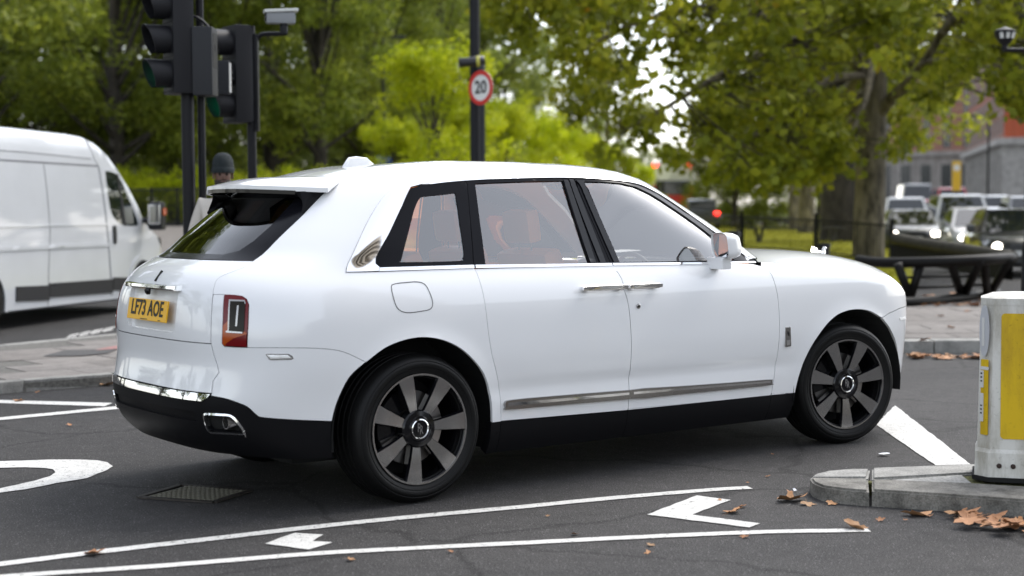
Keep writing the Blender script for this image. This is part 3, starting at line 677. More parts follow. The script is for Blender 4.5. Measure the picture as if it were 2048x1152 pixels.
MB().bbox(-.55, 3.9, -.58, .58, .20, .34, .05).bbox(.5, 2.78, -.90, .90, .22, .36, .03).bbox(-.86, -.4, -.55, .55, .30, .42, .05).build('underbody', 'dark_void', car)
# --- wheels
def make_wheel(name, rot, w=.285, R=.393):
    root = empty(name); root.parent = car
    h = w/2; prof = [(.285, -h+.012), (.30, -h-.002), (.318, -h-.008), (.320, -h-.005), (.323, -h-.008), (.340, -h-.010), (.352, -h-.008), (.354, -h-.005), (.357, -h-.007), (.365, -h-.004), (.382, -h+.018), (R-.003, -h+.05)]
    for k, g in enumerate((-.075, -.025, .025, .075)): prof += [(R, g*w/.285-.008), (R-.008, g*w/.285-.006), (R-.008, g*w/.285+.006), (R, g*w/.285+.008)]
    prof += [(R-.003, h-.05), (.382, h-.018), (.365, h+.004), (.335, h+.010), (.30, h+.002), (.285, h-.012)]
    prof += [(.27, h-.02), (.27, -h+.02)]
    MB().lathe(prof, 72, 'y', close=True).build('tyre', 'rubber', root, sharp=50)
    f = -h      # outer face
    MB().lathe([(.291, f+.012), (.291, f+.002), (.284, f-.003), (.277, f+.004), (.272, f+.03), (.262, f+.06), (.255, .10), (.268, .10), (.286, .06)], 72, 'y', close=True).build('rim', 'wheel_black', root, sharp=30)
    MB().lathe([(.2915, f+.0), (.2905, f-.0045), (.281, f-.0035), (.2805, f+.002)], 72, 'y', close=True).build('rim_lip', 'spoke_metal', root, sharp=60)
    sm = None
    for k in range(7):
        a = rot+2*pi*k/7
        def pt(r, t, y): return (r*cos(a)-t*sin(a), y, r*sin(a)+t*cos(a))
        face = [(.085, -.022), (.13, -.027), (.19, -.035), (.245, -.043), (.281, -.048)]; face = face+[(r, -t) for r, t in face[::-1]]
        if sm is None:
            pass
        yy = lambda r: f+.022-.022*sin(pi/2*min(1, max(0, (r-.07)/.20)))
        v = [pt(r, t, yy(r)) for r, t in face]+[pt(r*.995, t*1.16, yy(r)+.014) for r, t in face]+[pt(r, t*.9, yy(r)+.065) for r, t in face]; n = len(face)
        fc = [(i, i+1, n-2-i, n-1-i) for i in range(n//2-1)]+[(i, n+i, n+(i+1) % n, (i+1) % n) for i in range(n)]+[(n+i, 2*n+i, 2*n+(i+1) % n, n+(i+1) % n) for i in range(n)]
        s_o = mk('spoke', v, fc, 'wheel_black', root)
        inner = [(r, t*.96) for r, t in face]; mk('spoke_face', [pt(r, t, yy(r)-.0012) for r, t in inner], [(i, i+1, n-2-i, n-1-i) for i in range(n//2-1)], 'spoke_metal', s_o, True)
    hub = MB().lathe([(.100, f+.07), (.100, f+.016), (.093, f+.007), (.068, f+.002), (.062, f+.008), (.058, f+.008), (.0, f+.008)], 40, 'y').build('hub', 'wheel_black', root, sharp=30)
    MB().lathe([(.053, f+.008), (.053, f-.002), (.048, f-.004), (.044, f+.001), (.044, f+.008)], 40, 'y', close=True).build('hub_ring', 'chrome', hub, sharp=40)
    MB().lathe([(.044, f+.0075), (.043, f+.001), (.0, f+.0005)], 32, 'y').build('hub_cap', 'gloss_black', hub, sharp=40)
    for dx, dz in ((-.006, .006), (.006, -.006)): put_text('hub_letter', 'R', frame_mat((dx, f-.0005, dz), (1, 0, 0), (0, 0, 1)), 'chrome', hub, size=.066, extrude=.0012, sx=.62)
    dk = MB().lathe([(.195, f+.095), (.195, f+.125), (.09, f+.125), (.09, f+.095)], 48, 'y', close=True).build('brake_disc', 'disc_metal', root, sharp=30)
    v = []; n = 9; mbk = MB()
    for i in range(n):
        w = radians(115+80*i/(n-1)); 
        v += [(r*cos(w), y, r*sin(w)) for r, y in ((.11, f+.075), (.215, f+.075), (.215, f+.14), (.11, f+.14))]
    fq = [(i*4+k, i*4+(k+1) % 4, i*4+4+(k+1) % 4, i*4+4+k) for i in range(n-1) for k in range(4)]+[(3, 2, 1, 0), tuple(len(v)-4+k for k in range(4))]
    mk('brake_caliper', v, fq, 'wheel_black', root)
    MB().lathe([(.26, .06), (.26, .08), (.0, .08)], 40, 'y').build('wheel_back', 'dark_void', root)
    return root
w1 = make_wheel('wheel', radians(-98), .285); w1.location = (0, -.83, .390)
w2 = make_wheel('wheel', radians(-90), .262); w2.location = (3.295, -.835, .390); w2.rotation_euler = (0, 0, -radians(10.5))
w3 = copy_tree(w1, car); w3.location = (0, .83, .390); w3.rotation_euler = (0, 0, pi)
w4 = copy_tree(w2, car); w4.location = (3.295, .835, .390); w4.rotation_euler = (0, 0, pi-radians(10.5))
# --- cabin
def soft(name, boxes, m, parent, b=.05):
    mb = MB()
    for q in boxes: mb.bbox(*q, b)
    return mb.build(name, m, parent, sharp=50)
MB().box(-.5, 2.5, -.58, .58, .36, .40).box(.55, 2.7, -.86, .86, .361, .401).build('cabin_floor', 'leather_dark', car)
for x, y in ((1.35, -.38), (1.35, .38), (.42, -.33), (.42, .33)):
    st = empty('seat', (x, y, .0)); st.parent = car
    soft('cushion', [(-.02, .50, -.25, .25, .52, .70)], 'leather_tan', st, .06)
    mb = MB().bbox(-.07, .07, -.25, .25, 0, .66, .055).xf(Matrix.Translation((-.02, 0, .66)) @ Matrix.Rotation(-.30, 4, 'Y')); mb.build('backrest', 'leather_tan', st, sharp=50)
    mb = MB().bbox(-.05, .05, -.13, .13, 0, .20, .045).xf(Matrix.Translation((-.24, 0, 1.33)) @ Matrix.Rotation(-.15, 4, 'Y')); mb.build('headrest', 'leather_tan', st, sharp=50)
    mb = MB().tube([(-.22, -.06, 1.25), (-.235, -.06, 1.36)], .006, 6).tube([(-.22, .06, 1.25), (-.235, .06, 1.36)], .006, 6).build('headrest_post', 'chrome', st)
soft('dashboard', [(2.12, 2.75, -.80, .80, .80, 1.13)], 'leather_dark', car, .06)
soft('dash_top', [(2.10, 2.16, -.78, .78, 1.04, 1.09)], 'leather_tan', car, .02)
sw = MB(); sw.tube([(.0, .18*cos(2*pi*k/24), .18*sin(2*pi*k/24)) for k in range(25)], .014, 8, False); sw.bbox(-.02, .02, -.06, .06, -.05, .05, .015); sw.box(-.006, .006, -.17, .17, -.012, .012); sw.box(-.006, .006, -.012, .012, -.17, 0)
sw.xf(Matrix.Translation((2.0, -.38, 1.08)) @ Matrix.Rotation(-.35, 4, 'Y')); sw.build('steering_wheel', 'leather_dark', car, sharp=50)
soft('centre_console', [(1.2, 2.2, -.13, .13, .5, .86)], 'leather_tan', car, .04)
for sg in (-1, 1):
    for a, b, D in ((.60, 1.36, RD), (1.46, 2.5, FD)):
        y0, y1 = sorted((sg*.85, sg*.90)); MB().bbox(a, b, y0, y1, .45, 1.17, .02).build('door_card', 'leather_tan', D[sg])
mb = MB().bbox(-.6, -.5, -.7, .7, .5, 1.22, .03); mb.build('luggage_partition', 'leather_dark', car)
# ------------------------------------------------------------------ ground
def ss(t): t = min(1., max(0., t)); return t*t*(3-2*t)
def gz(x, y):
    if y < 5: return 0.
    r = x/max(y, 1.); H = 1.15-.80*ss((r+.02)/.20); H *= 1-ss((r-.215)/.05)
    return H*ss((y-24)/34)
def node_mat(name):
    m = bpy.data.materials.new(name); m.use_nodes = True; MATS[name] = m; nt = m.node_tree
    return m, nt, nt.nodes['Principled BSDF'], (lambda t, **k: _nn(nt, t, **k))
def _nn(nt, t, **k):
    n = nt.nodes.new('ShaderNode'+t)
    for a, b in k.items():
        if a in n.inputs: n.inputs[a].default_value = b
        else: setattr(n, a, b)
    return n
def ramp(nt, src, stops):
    r = nt.nodes.new('ShaderNodeValToRGB'); e = r.color_ramp.elements
    while len(e) < len(stops): e.new(.5)
    for i, (p, c) in enumerate(stops): e[i].position = p; e[i].color = (*c, 1) if len(c) == 3 else c
    nt.links.new(src, r.inputs[0]); return r
def asphalt():
    m, nt, b, N = node_mat('asphalt'); L = nt.links.new
    tc = N('TexCoord'); big = N('TexNoise', Scale=.35, Detail=5.); mid = N('TexNoise', Scale=9., Detail=6.); fine = N('TexNoise', Scale=130., Detail=3.)
    vor = N('TexVoronoi', Scale=125.); vor2 = N('TexVoronoi', Scale=38.)
    for n in (big, mid, fine, vor, vor2): L(tc.outputs['Object'], n.inputs['Vector'])
    c1 = ramp(nt, fine.outputs[0], [(.30, (.010, .0096, .0096)), (.50, (.036, .0347, .0343)), (.72, (.088, .085, .083))])
    c2 = ramp(nt, big.outputs[0], [(.30, (.62, .62, .64)), (.5, (1., .99, .98)), (.72, (1.3, 1.28, 1.27))])
    sxyz = N('SeparateXYZ'); L(tc.outputs['Object'], sxyz.inputs[0]); lane = N('MapRange'); lane.inputs['From Min'].default_value = -5.; lane.inputs['From Max'].default_value = 1.; lane.inputs['To Min'].default_value = .62; lane.inputs['To Max'].default_value = 1.12
    lm = N('Math', operation='ADD'); lm2 = N('Math', operation='MULTIPLY'); lm2.inputs[1].default_value = 2.2; L(big.outputs[0], lm2.inputs[0]); L(lm2.outputs[0], lm.inputs[0]); L(sxyz.outputs[0], lm.inputs[1]); L(lm.outputs[0], lane.inputs[0])
    # fine tar cracks
    dv_ = N('TexNoise', Scale=1.6, Detail=4.); L(tc.outputs['Object'], dv_.inputs['Vector']); dm = N('MixRGB', blend_type='ADD', Fac=.55); L(tc.outputs['Object'], dm.inputs[1]); L(dv_.outputs['Color'], dm.inputs[2])
    ck = N('TexVoronoi', Scale=.42, feature='DISTANCE_TO_EDGE'); L(dm.outputs[0], ck.inputs['Vector']); ckr = ramp(nt, ck.outputs['Distance'], [(.0, (.42, .42, .42)), (.006, (.55, .55, .55)), (.012, (1, 1, 1))])
    c3 = ramp(nt, mid.outputs[0], [(.3, (.82, .82, .82)), (.7, (1.15, 1.15, 1.15))])
    m1 = N('MixRGB', blend_type='MULTIPLY', Fac=1.); L(c1.outputs[0], m1.inputs[1]); L(c2.outputs[0], m1.inputs[2])
    m2a = N('MixRGB', blend_type='MULTIPLY', Fac=1.); L(m1.outputs[0], m2a.inputs[1]); L(c3.outputs[0], m2a.inputs[2]); m2b = N('MixRGB', blend_type='MULTIPLY', Fac=1.); L(m2a.outputs[0], m2b.inputs[1]); L(lane.outputs[0], m2b.inputs[2]); m2 = N('MixRGB', blend_type='MULTIPLY', Fac=.8); L(m2b.outputs[0], m2.inputs[1]); L(ckr.outputs[0], m2.inputs[2])
    # pale stone chips
    wn_ = N('TexWhiteNoise'); L(vor.outputs['Color'], wn_.inputs['Vector']); 
    sel = ramp(nt, wn_.outputs[0], [(.925, (0, 0, 0)), (.95, (1, 1, 1))]); sh = ramp(nt, vor.outputs['Distance'], [(.30, (1, 1, 1)), (.45, (0, 0, 0))])
    mu = N('MixRGB', blend_type='MULTIPLY', Fac=1.); L(sel.outputs[0], mu.inputs[1]); L(sh.outputs[0], mu.inputs[2])
    m3 = N('MixRGB', blend_type='MIX'); L(mu.outputs[0], m3.inputs[0]); L(m2.outputs[0], m3.inputs[1]); m3.inputs[2].default_value = (.20, .195, .19, 1)
    L(m3.outputs[0], b.inputs['Base Color']); b.inputs['Roughness'].default_value = .82; b.inputs['Specular IOR Level'].default_value = .25
    bp = N('Bump', Strength=.55, Distance=.006); ad = N('Math', operation='ADD'); L(fine.outputs[0], ad.inputs[0]); L(vor.outputs['Distance'], ad.inputs[1]); L(ad.outputs[0], bp.inputs['Height']); L(bp.outputs[0], b.inputs['Normal'])
asphalt()
def paint_mat():
    m, nt, b, N = node_mat('road_paint'); L = nt.links.new
    tc = N('TexCoord'); n1 = N('TexNoise', Scale=22., Detail=8., Roughness=.7); n2 = N('TexNoise', Scale=150., Detail=3.); n3 = N('TexNoise', Scale=1.3, Detail=3.)
    for n in (n1, n2, n3): L(tc.outputs['Object'], n.inputs['Vector'])
    a = ramp(nt, n1.outputs[0], [(.30, (.13, .125, .12)), (.40, (.60, .59, .56)), (.75, (.74, .73, .70))])
    f = ramp(nt, n2.outputs[0], [(.32, (.55, .55, .55)), (.48, (1, 1, 1))]); g = ramp(nt, n3.outputs[0], [(.3, (.80, .80, .80)), (.7, (1, 1, 1))])
    x = N('MixRGB', blend_type='MULTIPLY', Fac=1.); L(a.outputs[0], x.inputs[1]); L(f.outputs[0], x.inputs[2])
    y = N('MixRGB', blend_type='MULTIPLY', Fac=1.); L(x.outputs[0], y.inputs[1]); L(g.outputs[0], y.inputs[2])
    L(y.outputs[0], b.inputs['Base Color']); b.inputs['Roughness'].default_value = .7
    # worn-through spots let the asphalt show
    tr = N('BsdfTransparent'); mx = N('MixShader'); w = N('TexNoise', Scale=34., Detail=9., Roughness=.75); L(tc.outputs['Object'], w.inputs['Vector'])
    wr = ramp(nt, w.outputs[0], [(.37, (1, 1, 1)), (.41, (0, 0, 0))]); out = nt.nodes['Material Output']
    L(wr.outputs[0], mx.inputs[0]); L(b.outputs[0], mx.inputs[1]); L(tr.outputs[0], mx.inputs[2]); L(mx.outputs[0], out.inputs[0])
paint_mat()
def stone_mat(name, c0, c1, sc=14., speck=120., rough=.85):
    m, nt, b, N = node_mat(name); L = nt.links.new
    tc = N('TexCoord'); oi = N('ObjectInfo'); n1 = N('TexNoise', Scale=sc, Detail=7., Roughness=.65); n2 = N('TexNoise', Scale=speck, Detail=3.)
    ad = N('VectorMath', operation='ADD'); L(tc.outputs['Object'], ad.inputs[0]); cx = N('CombineXYZ'); 
    mm = N('Math', operation='MULTIPLY'); mm.inputs[1].default_value = 37.; L(oi.outputs['Random'], mm.inputs[0]); L(mm.outputs[0], cx.inputs[0]); L(cx.outputs[0], ad.inputs[1])
    L(ad.outputs[0], n1.inputs['Vector']); L(ad.outputs[0], n2.inputs['Vector'])
    a = ramp(nt, n1.outputs[0], [(.28, c0), (.62, c1)]); f = ramp(nt, n2.outputs[0], [(.3, (.62, .62, .62)), (.6, (1.08, 1.08, 1.08))]); r = ramp(nt, oi.outputs['Random'], [(0., (.82, .81, .80)), (1., (1.1, 1.1, 1.1))])
    x = N('MixRGB', blend_type='MULTIPLY', Fac=1.); L(a.outputs[0], x.inputs[1]); L(f.outputs[0], x.inputs[2]); y = N('MixRGB', blend_type='MULTIPLY', Fac=1.); L(x.outputs[0], y.inputs[1]); L(r.outputs[0], y.inputs[2])
    L(y.outputs[0], b.inputs['Base Color']); b.inputs['Roughness'].default_value = rough
    bp = N('Bump', Strength=.5, Distance=.006); L(n2.outputs[0], bp.inputs['Height']); L(bp.outputs[0], b.inputs['Normal'])
stone_mat('granite', (.06, .056, .048), (.24, .23, .205), 9., 110.)
stone_mat('slab_stone', (.125, .113, .102), (.205, .187, .172), 5., 60.)
stone_mat('slab_pale', (.20, .20, .19), (.32, .315, .30), 6., 60.)
stone_mat('kerb_pale', (.16, .157, .147), (.30, .295, .275), 7., 90.)
mat('tactile_red', (.26, .13, .12), .85, noise=(20, .25)); mat('tar_patch', (.05, .048, .047), .85, noise=(30, .4))
# one ground sheet to the horizon
xs_ = [-1500, -600, -250, -120, -80]+list(np.arange(-60, 61, 4.))+[80, 120, 250, 600, 1500]; ys_ = [-600, -200, -60, -20]+list(np.arange(0, 100, 3.))+[110, 130, 160, 220, 350, 700, 2500]
gv = [(x, y, gz(x, y)) for y in ys_ for x in xs_]; nx_ = len(xs_)
gf = [(j*nx_+i, j*nx_+i+1, (j+1)*nx_+i+1, (j+1)*nx_+i) for j in range(len(ys_)-1) for i in range(nx_-1)]
tag(mk('road', gv, gf, 'asphalt', None, True), kind='structure')
# ------------------------------------------------------------------ road markings (thin raised paint)
def marking(name, polys, label, z=.005, group=None):
    """px polygons on the road; each polygon drawn as a thin slab"""
    mb = MB()
    for poly in polys:
        P = [gp(x, y)[:2] for x, y in poly]; Q = []
        for i in range(len(P)):     # ragged edge
            a, b = np.array(P[i]), np.array(P[(i+1) % len(P)]); L = np.hypot(*(b-a)); k = max(1, min(40, int(L/.06)))
            for j in range(k):
                q = a+(b-a)*j/k; d = np.array([-(b-a)[1], (b-a)[0]])/max(L, 1e-6); Q.append(tuple(q+d*random.uniform(-.004, .004)*(j > 0)))
        r = delaunay_2d_cdt([Vector(q) for q in Q], [(i, (i+1) % len(Q)) for i in range(len(Q))], [list(range(len(Q)))], 1, 1e-6)
        mb.add([(v.x, v.y, z) for v in r[0]], [tuple(f) for f in r[2]])
    o = mb.build(name, 'road_paint'); tag(o, kind='structure'); o['label'] = label; return o
def strip(center, w):       # px centre line -> px polygon, w = painted width in metres
    P = [np.array(gp(x, y)[:2]) for x, y in center]; L, R = [], []
    for i, p in enumerate(P):
        t = P[min(i+1, len(P)-1)]-P[max(i-1, 0)]; t /= np.hypot(*t); n = np.array([-t[1], t[0]]); L.append(p+n*w/2); R.append(p-n*w/2)
    return L+R[::-1]
def marking_w(name, polyw, label):
    Q = []; n = len(polyw)
    for i in range(n):
        a, b = np.array(polyw[i]), np.array(polyw[(i+1) % n]); L = np.hypot(*(b-a)); k = max(1, min(60, int(L/.05)))
        d = np.array([-(b-a)[1], (b-a)[0]])/max(L, 1e-6)
        for j in range(k): Q.append(tuple(a+(b-a)*j/k+d*random.uniform(-.0035, .0035)*(j > 0)))
    r = delaunay_2d_cdt([Vector(q) for q in Q], [(i, (i+1) % len(Q)) for i in range(len(Q))], [list(range(len(Q)))], 1, 1e-6)
    o = mk(name, [(v.x, v.y, .005) for v in r[0]], [tuple(f) for f in r[2]], 'road_paint'); tag(o, kind='structure'); o['label'] = label
marking_w('lane_line', strip(cr([(-120, 1145), (0, 1130), (200, 1105), (400, 1082), (600, 1058.5), (800, 1037.5), (1024, 1017), (1224, 997.5), (1424, 981), (1500, 976.5)], 3), .085), 'white line beside the suv, the nearer to its wheels')
marking_w('lane_line', strip(cr([(-60, 1160), (90, 1149), (300, 1135), (500, 1119), (650, 1107.5), (800, 1099.5), (1024, 1088.5), (1274, 1076), (1524, 1065.5), (1738, 1062)], 3), .075), 'white line ending at the brown leaf by the kerb nose')
marking('painted_arrow', [[(530, 1089), (590, 1067.5), (647.5, 1071), (625, 1084), (665, 1086.5), (617.5, 1101)]], 'small white arrow head between the two lines')
marking('painted_arrow', [[(1294, 1031), (1394, 992.5), (1461.5, 1001.5), (1384, 1031), (1520.5, 1048.5), (1499, 1056.5)]], 'white open chevron between the two lines')
marking('stop_line', [[(1790, 812), (1752, 850), (1871, 932), (1941, 930)]], 'broad white line running under the front wheel')
marking('lane_line', [[(-60, 799), (0, 801), (225, 807), (210, 813.5), (0, 807), (-60, 805)], [(-60, 843), (0, 836), (240, 813), (240, 818.5), (0, 841.5), (-60, 849)]], 'two thin white lines converging behind the suv')
curl_o = [(-60, 925), (0, 924), (104, 920.5), (160, 920.5), (194, 922), (215, 926), (226, 934), (215, 941), (194, 949), (173.6, 957.7), (111, 968), (52, 980), (0, 987), (-60, 997)]
curl_i = [(-60, 989), (0, 978.5), (69.4, 963), (100, 954), (111, 946), (106, 940), (90, 937.5), (52, 936), (0, 937), (-60, 939)]
marking('painted_arrow', [curl_o+curl_i], 'curved white arrow painted near the drain grating')
let = []
for x0, y0, n in ((20, 702, 5), (132, 676, 4)):
    for k in range(n):
        x = x0+k*24; y = y0-k*4.5; let += [[(x, y), (x+20, y-4), (x+22, y-2.2), (x+2, y+1.8)], [(x+6, y-5), (x+26, y-9), (x+27, y-7), (x+7, y-3)], [(x+2, y), (x+7, y-4), (x+11, y-4.5), (x+6, y-.6)]]
marking('road_lettering', let, 'worn white lettering on the road beside the van')
# ------------------------------------------------------------------ islands and pavements
def kerb_run(parent, pts, h, w, L, m='granite', inward=1):
    """kerb stones along a world polyline"""
    for a, b in zip(pts[:-1], pts[1:]):
        a, b = np.array(a, float), np.array(b, float); d = b-a; T = np.hypot(*d); n = max(1, round(T/L)); t = d/T; nn = np.array([-t[1], t[0]])*inward
        for k in range(n):
            l = T/n-.012; mb = MB().bbox(0, l, 0, w, -.05, h+random.uniform(-.004, .004), .014)
            for i, q in enumerate(mb.v): mb.v[i] = (q[0], q[1]+random.uniform(-.003, .003), q[2])
            p = a+t*(T/n)*k; M = Matrix(((t[0], nn[0], 0, p[0]), (t[1], nn[1], 0, p[1]), (0, 0, 1, 0), (0, 0, 0, 1)))
            o = mb.build('kerb_stone', m, parent, sharp=50); o.matrix_local = M
            if inward < 0: o.data.flip_normals()
def slabs(parent, origin, ang, nu, nv, su, sv, z, poly, m, th=.06):
    me = None; c, s = cos(ang), sin(ang)
    for i in range(nu):
        for j in range(nv):
            off = (j % 2)*su/2; u0 = i*su+off; v0 = j*sv
            cn = [(u0, v0), (u0+su, v0), (u0+su, v0+sv), (u0, v0+sv)]
            W = np.array([(origin[0]+u*c-v*s, origin[1]+u*s+v*c) for u, v in cn])
            if not inpoly(W, poly).all(): continue
            if me is None:
                mb = MB().bbox(.004, su-.004, .004, sv-.004, -th, 0, .005); o = mb.build('paving_slab', m, parent, sharp=50); me = o.data
            else: o = link('paving_slab', me, parent)
            o.location = (W[0][0], W[0][1], z+random.uniform(-.003, .003)); o.rotation_euler = (0, 0, ang)
mat('joint_dirt', (.10, .095, .085), .95, noise=(40, .4)); mat('moss', (.10, .10, .03), .95, noise=(60, .6), bump=(120, .6))
# near island under the bollard
IZ = .085
nose_out = [gp(x, y, IZ) for x, y in ((1740, 937), (1700, 937), (1655, 941), (1630, 947), (1620, 954), (1626, 962), (1645, 970), (1690, 976), (1738, 980))]
isl = empty('traffic_island'); tag(isl, kind='structure')
def top_slab(name, pts, z, m, parent, depth=.14, b=.012):
    poly = [p[:2] for p in pts]; mb = MB().prism(poly, z-depth, z); o = mb.build(name, m, parent)
    bm = bmesh.new(); bm.from_mesh(o.data); ed = [e for e in bm.edges if all(v.co.z > z-1e-4 for v in e.verts)]
    bmesh.ops.bevel(bm, geom=ed, offset=b, segments=2, affect='EDGES'); bmesh.ops.triangulate(bm, faces=[f for f in bm.faces if len(f.verts) > 4]); bm.to_mesh(o.data); bm.free()
    o.data.polygons.foreach_set('use_smooth', [True]*len(o.data.polygons)); sharpen(o.data, 40); return o
mid_ = gp(1738, 954, IZ)
jy = .006
top_slab('kerb_stone', [nose_out[0]]+nose_out[1:5]+[gp(1736, 953.5, IZ)], IZ, 'kerb_pale', isl)
top_slab('kerb_stone', [gp(1736, 955.5, IZ)]+nose_out[4:], IZ-.002, 'granite', isl)
top_slab('kerb_stone', [gp(1744, 980, IZ), gp(1900, 990, IZ), gp(2120, 1006, IZ), gp(2320, 1026, IZ), gp(2320, 990, IZ), gp(2048, 974, IZ), gp(1940, 967, IZ), gp(1744, 959, IZ)], IZ+.004, 'granite', isl)
top_slab('kerb_stone', [gp(1744, 957, IZ), gp(1744, 936, IZ), gp(1960, 928, IZ), gp(1960, 945, IZ)], IZ+.003, 'kerb_pale', isl)
top_slab('kerb_stone', [gp(1966, 945, IZ), gp(1966, 928, IZ), gp(2200, 922, IZ), gp(2200, 938, IZ)], IZ+.001, 'kerb_pale', isl)
top_slab('paving_slab', [gp(1752, 958.6, IZ), gp(1926, 946.5, IZ), gp(1948, 964.5, IZ)], IZ-.006, 'slab_pale', isl)
top_slab('island_core', [gp(1640, 953, IZ), gp(1744, 955.5, IZ), gp(1960, 944, IZ), gp(2200, 934, IZ), gp(2320, 992, IZ), gp(2048, 973, IZ), gp(1744, 959.5, IZ), gp(1700, 957, IZ)], IZ-.016, 'moss', isl, .1, .003)
# far-side pavement on the right, with a lawn and low kerbs behind
PZ = .13
pv = empty('pavement'); tag(pv, kind='structure')
pav_poly = [(-3.2, 16.15), (13., 15.75), (30., 15.5), (30., 24.2), (8., 24.0), (-3.2, 23.5)]
top_slab('pavement_bed', [(x, y+.2 if y < 20 else y) for x, y in pav_poly], PZ-.012, 'joint_dirt', pv, .1)
kerb_run(pv, [(-3.2, 16.15), (13., 15.75), (30., 15.5)], PZ+.002, .3, .95, 'kerb_pale')
slabs(pv, (1.8, 16.42), -.024, 18, 13, .75, .6, PZ, [(1.5, 16.40), (16, 16.05), (16, 24.0), (8., 23.9), (1.5, 23.8)], 'slab_stone')
# signal island on the left, kerbed, slabbed
si = empty('signal_island'); tag(si, kind='structure')
A0, A1, B0, B1 = np.array(gp(-150, 800)[:2]), np.array(gp(236, 769)[:2]), np.array(gp(-150, 722)[:2]), np.array(gp(240, 682)[:2])
dirF = (A1-A0)/np.hypot(*(A1-A0)); dirB = (B1-B0)/np.hypot(*(B1-B0))
A2 = A1+dirF*3.2; B2 = B1+dirB*1.2; C2 = np.array([-.2, 15.9])
ip = [tuple(A0), tuple(A1), tuple(A2), tuple(C2), tuple(B2), tuple(B1), tuple(B0)]
top_slab('island_bed', ip, .088, 'joint_dirt', si, .1)
SZ = .10
kerb_run(si, [tuple(A0), tuple(A1), tuple(A2), tuple(C2)], SZ, .16, .9, 'kerb_pale')
kerb_run(si, [tuple(C2), tuple(B2), tuple(B1), tuple(B0)], SZ, .16, .9, 'kerb_pale')
angF = math.atan2(dirF[1], dirF[0]); cI = np.mean(np.array(ip), 0)
inn = [tuple(np.array(p)+(cI-np.array(p))/np.hypot(*(cI-np.array(p)))*.22) for p in ip]
slabs(si, tuple(A0+np.array([-dirF[1], dirF[0]])*.17), angF, 14, 12, .75, .55, SZ-.004, inn, 'slab_stone')
def patch(name, px, z, m, parent):
    o = mk(name, [(*gp(x, y, z)[:2], z) for x, y in px], [tuple(range(len(px)))[::-1]], m, parent)
    if o.data.polygons[0].normal.z < 0: o.data.flip_normals()
patch('asphalt_patch', [(85, 712), (130, 700), (235, 698), (215, 706), (165, 711)], SZ+.004, 'tar_patch', si)
patch('tactile_strip', [(190, 700), (210, 695), (262, 686), (262, 696)], SZ+.006, 'tactile_red', si)
# ------------------------------------------------------------------ drain grating
mat('iron', (.035, .03, .026), .6, .3, noise=(30, .4)); mat('iron_worn', (.20, .19, .15), .5, .2)
c0, c1, c2, c3 = [np.array(gp(*p)[:2]) for p in ((278, 997), (362, 972.5), (500, 984), (428, 1007))]
dr = empty('drain_grating', (*((c0+c1+c2+c3)/4), 0), 0, 'dark iron drain grating set in the asphalt behind the rear bumper', 'drain')
org = (c0+c1+c2+c3)/4; c0, c1, c2, c3 = [c-org for c in (c0, c1, c2, c3)]
def bil(u, v): return c0*(1-u)*(1-v)+c1*(1-u)*v+c2*u*v+c3*u*(1-v)
mk('pit', [(*bil(0, 0), .0035), (*bil(1, 0), .0035), (*bil(1, 1), .0035), (*bil(0, 1), .0035)], [(0, 1, 2, 3)], 'dark_void', dr)
def bar(name, a, b, w, h0, h1, m):
    d = b-a; n = np.array([-d[1], d[0]])/np.hypot(*d)*w/2; q = [a+n, b+n, b-n, a-n]
    mb = MB().prism([tuple(p) for p in q], h0, h1); return mb.build(name, m, dr)
for a, b in (((0, 0), (1, 0)), ((1, 0), (1, 1)), ((1, 1), (0, 1)), ((0, 1), (0, 0))): bar('frame', bil(*a), bil(*b), .035, .003, .012, 'iron')
for k in range(1, 9): bar('grate_bar', bil(.12, k/9), bil(.95, k/9), .010, .005, .012, 'iron_worn')
for k in range(0, 13): bar('grate_bar', bil(.14+.80*k/12-.03, .05), bil(.14+.80*k/12+.03, .95), .009, .0055, .0132, 'iron_worn')
# ------------------------------------------------------------------ bollard
def grimy(name, base, dirt, sc=5.):
    m, nt, b, N = node_mat(name); L = nt.links.new; tc = N('TexCoord'); mp_ = N('Mapping'); mp_.inputs['Scale'].default_value = (1, 1, .3); L(tc.outputs['Object'], mp_.inputs[0]); n1 = N('TexNoise', Scale=sc, Detail=9., Roughness=.7); L(mp_.outputs[0], n1.inputs['Vector']); n2 = N('TexNoise', Scale=60., Detail=4.); L(tc.outputs['Object'], n2.inputs['Vector'])
    a = ramp(nt, n1.outputs[0], [(.36, dirt), (.52, base), (.8, [min(1, c*1.08) for c in base])]); f = ramp(nt, n2.outputs[0], [(.26, (.75, .75, .74)), (.38, (1, 1, 1))]); x = N('MixRGB', blend_type='MULTIPLY', Fac=1.); L(a.outputs[0], x.inputs[1]); L(f.outputs[0], x.inputs[2]); L(x.outputs[0], b.inputs['Base Color']); b.inputs['Roughness'].default_value = .5; b.inputs['Specular IOR Level'].default_value = .3
grimy('bollard_white', (.58, .57, .53), (.36, .34, .29)); grimy('bollard_yellow', (.60, .40, .006), (.42, .27, .01), 3.); mat('sticker', (.55, .55, .53), .4); mat('rust', (.03, .016, .012), .8); mat('black_rubber', (.012, .012, .012), .75, spec=.2)
bl_ = gp(1959, 962, IZ); HW, CH = .30, .066
bo = empty('traffic_bollard', (bl_[0]+.332, bl_[1]+.10, IZ), -.30, 'white and yellow plastic traffic bollard standing on the near island', 'bollard')
def octa(hw, hd, c): return [(-hw+c, -hd), (hw-c, -hd), (hw, -hd+c), (hw, hd-c), (hw-c, hd), (-hw+c, hd), (-hw, hd-c), (-hw, -hd+c)]
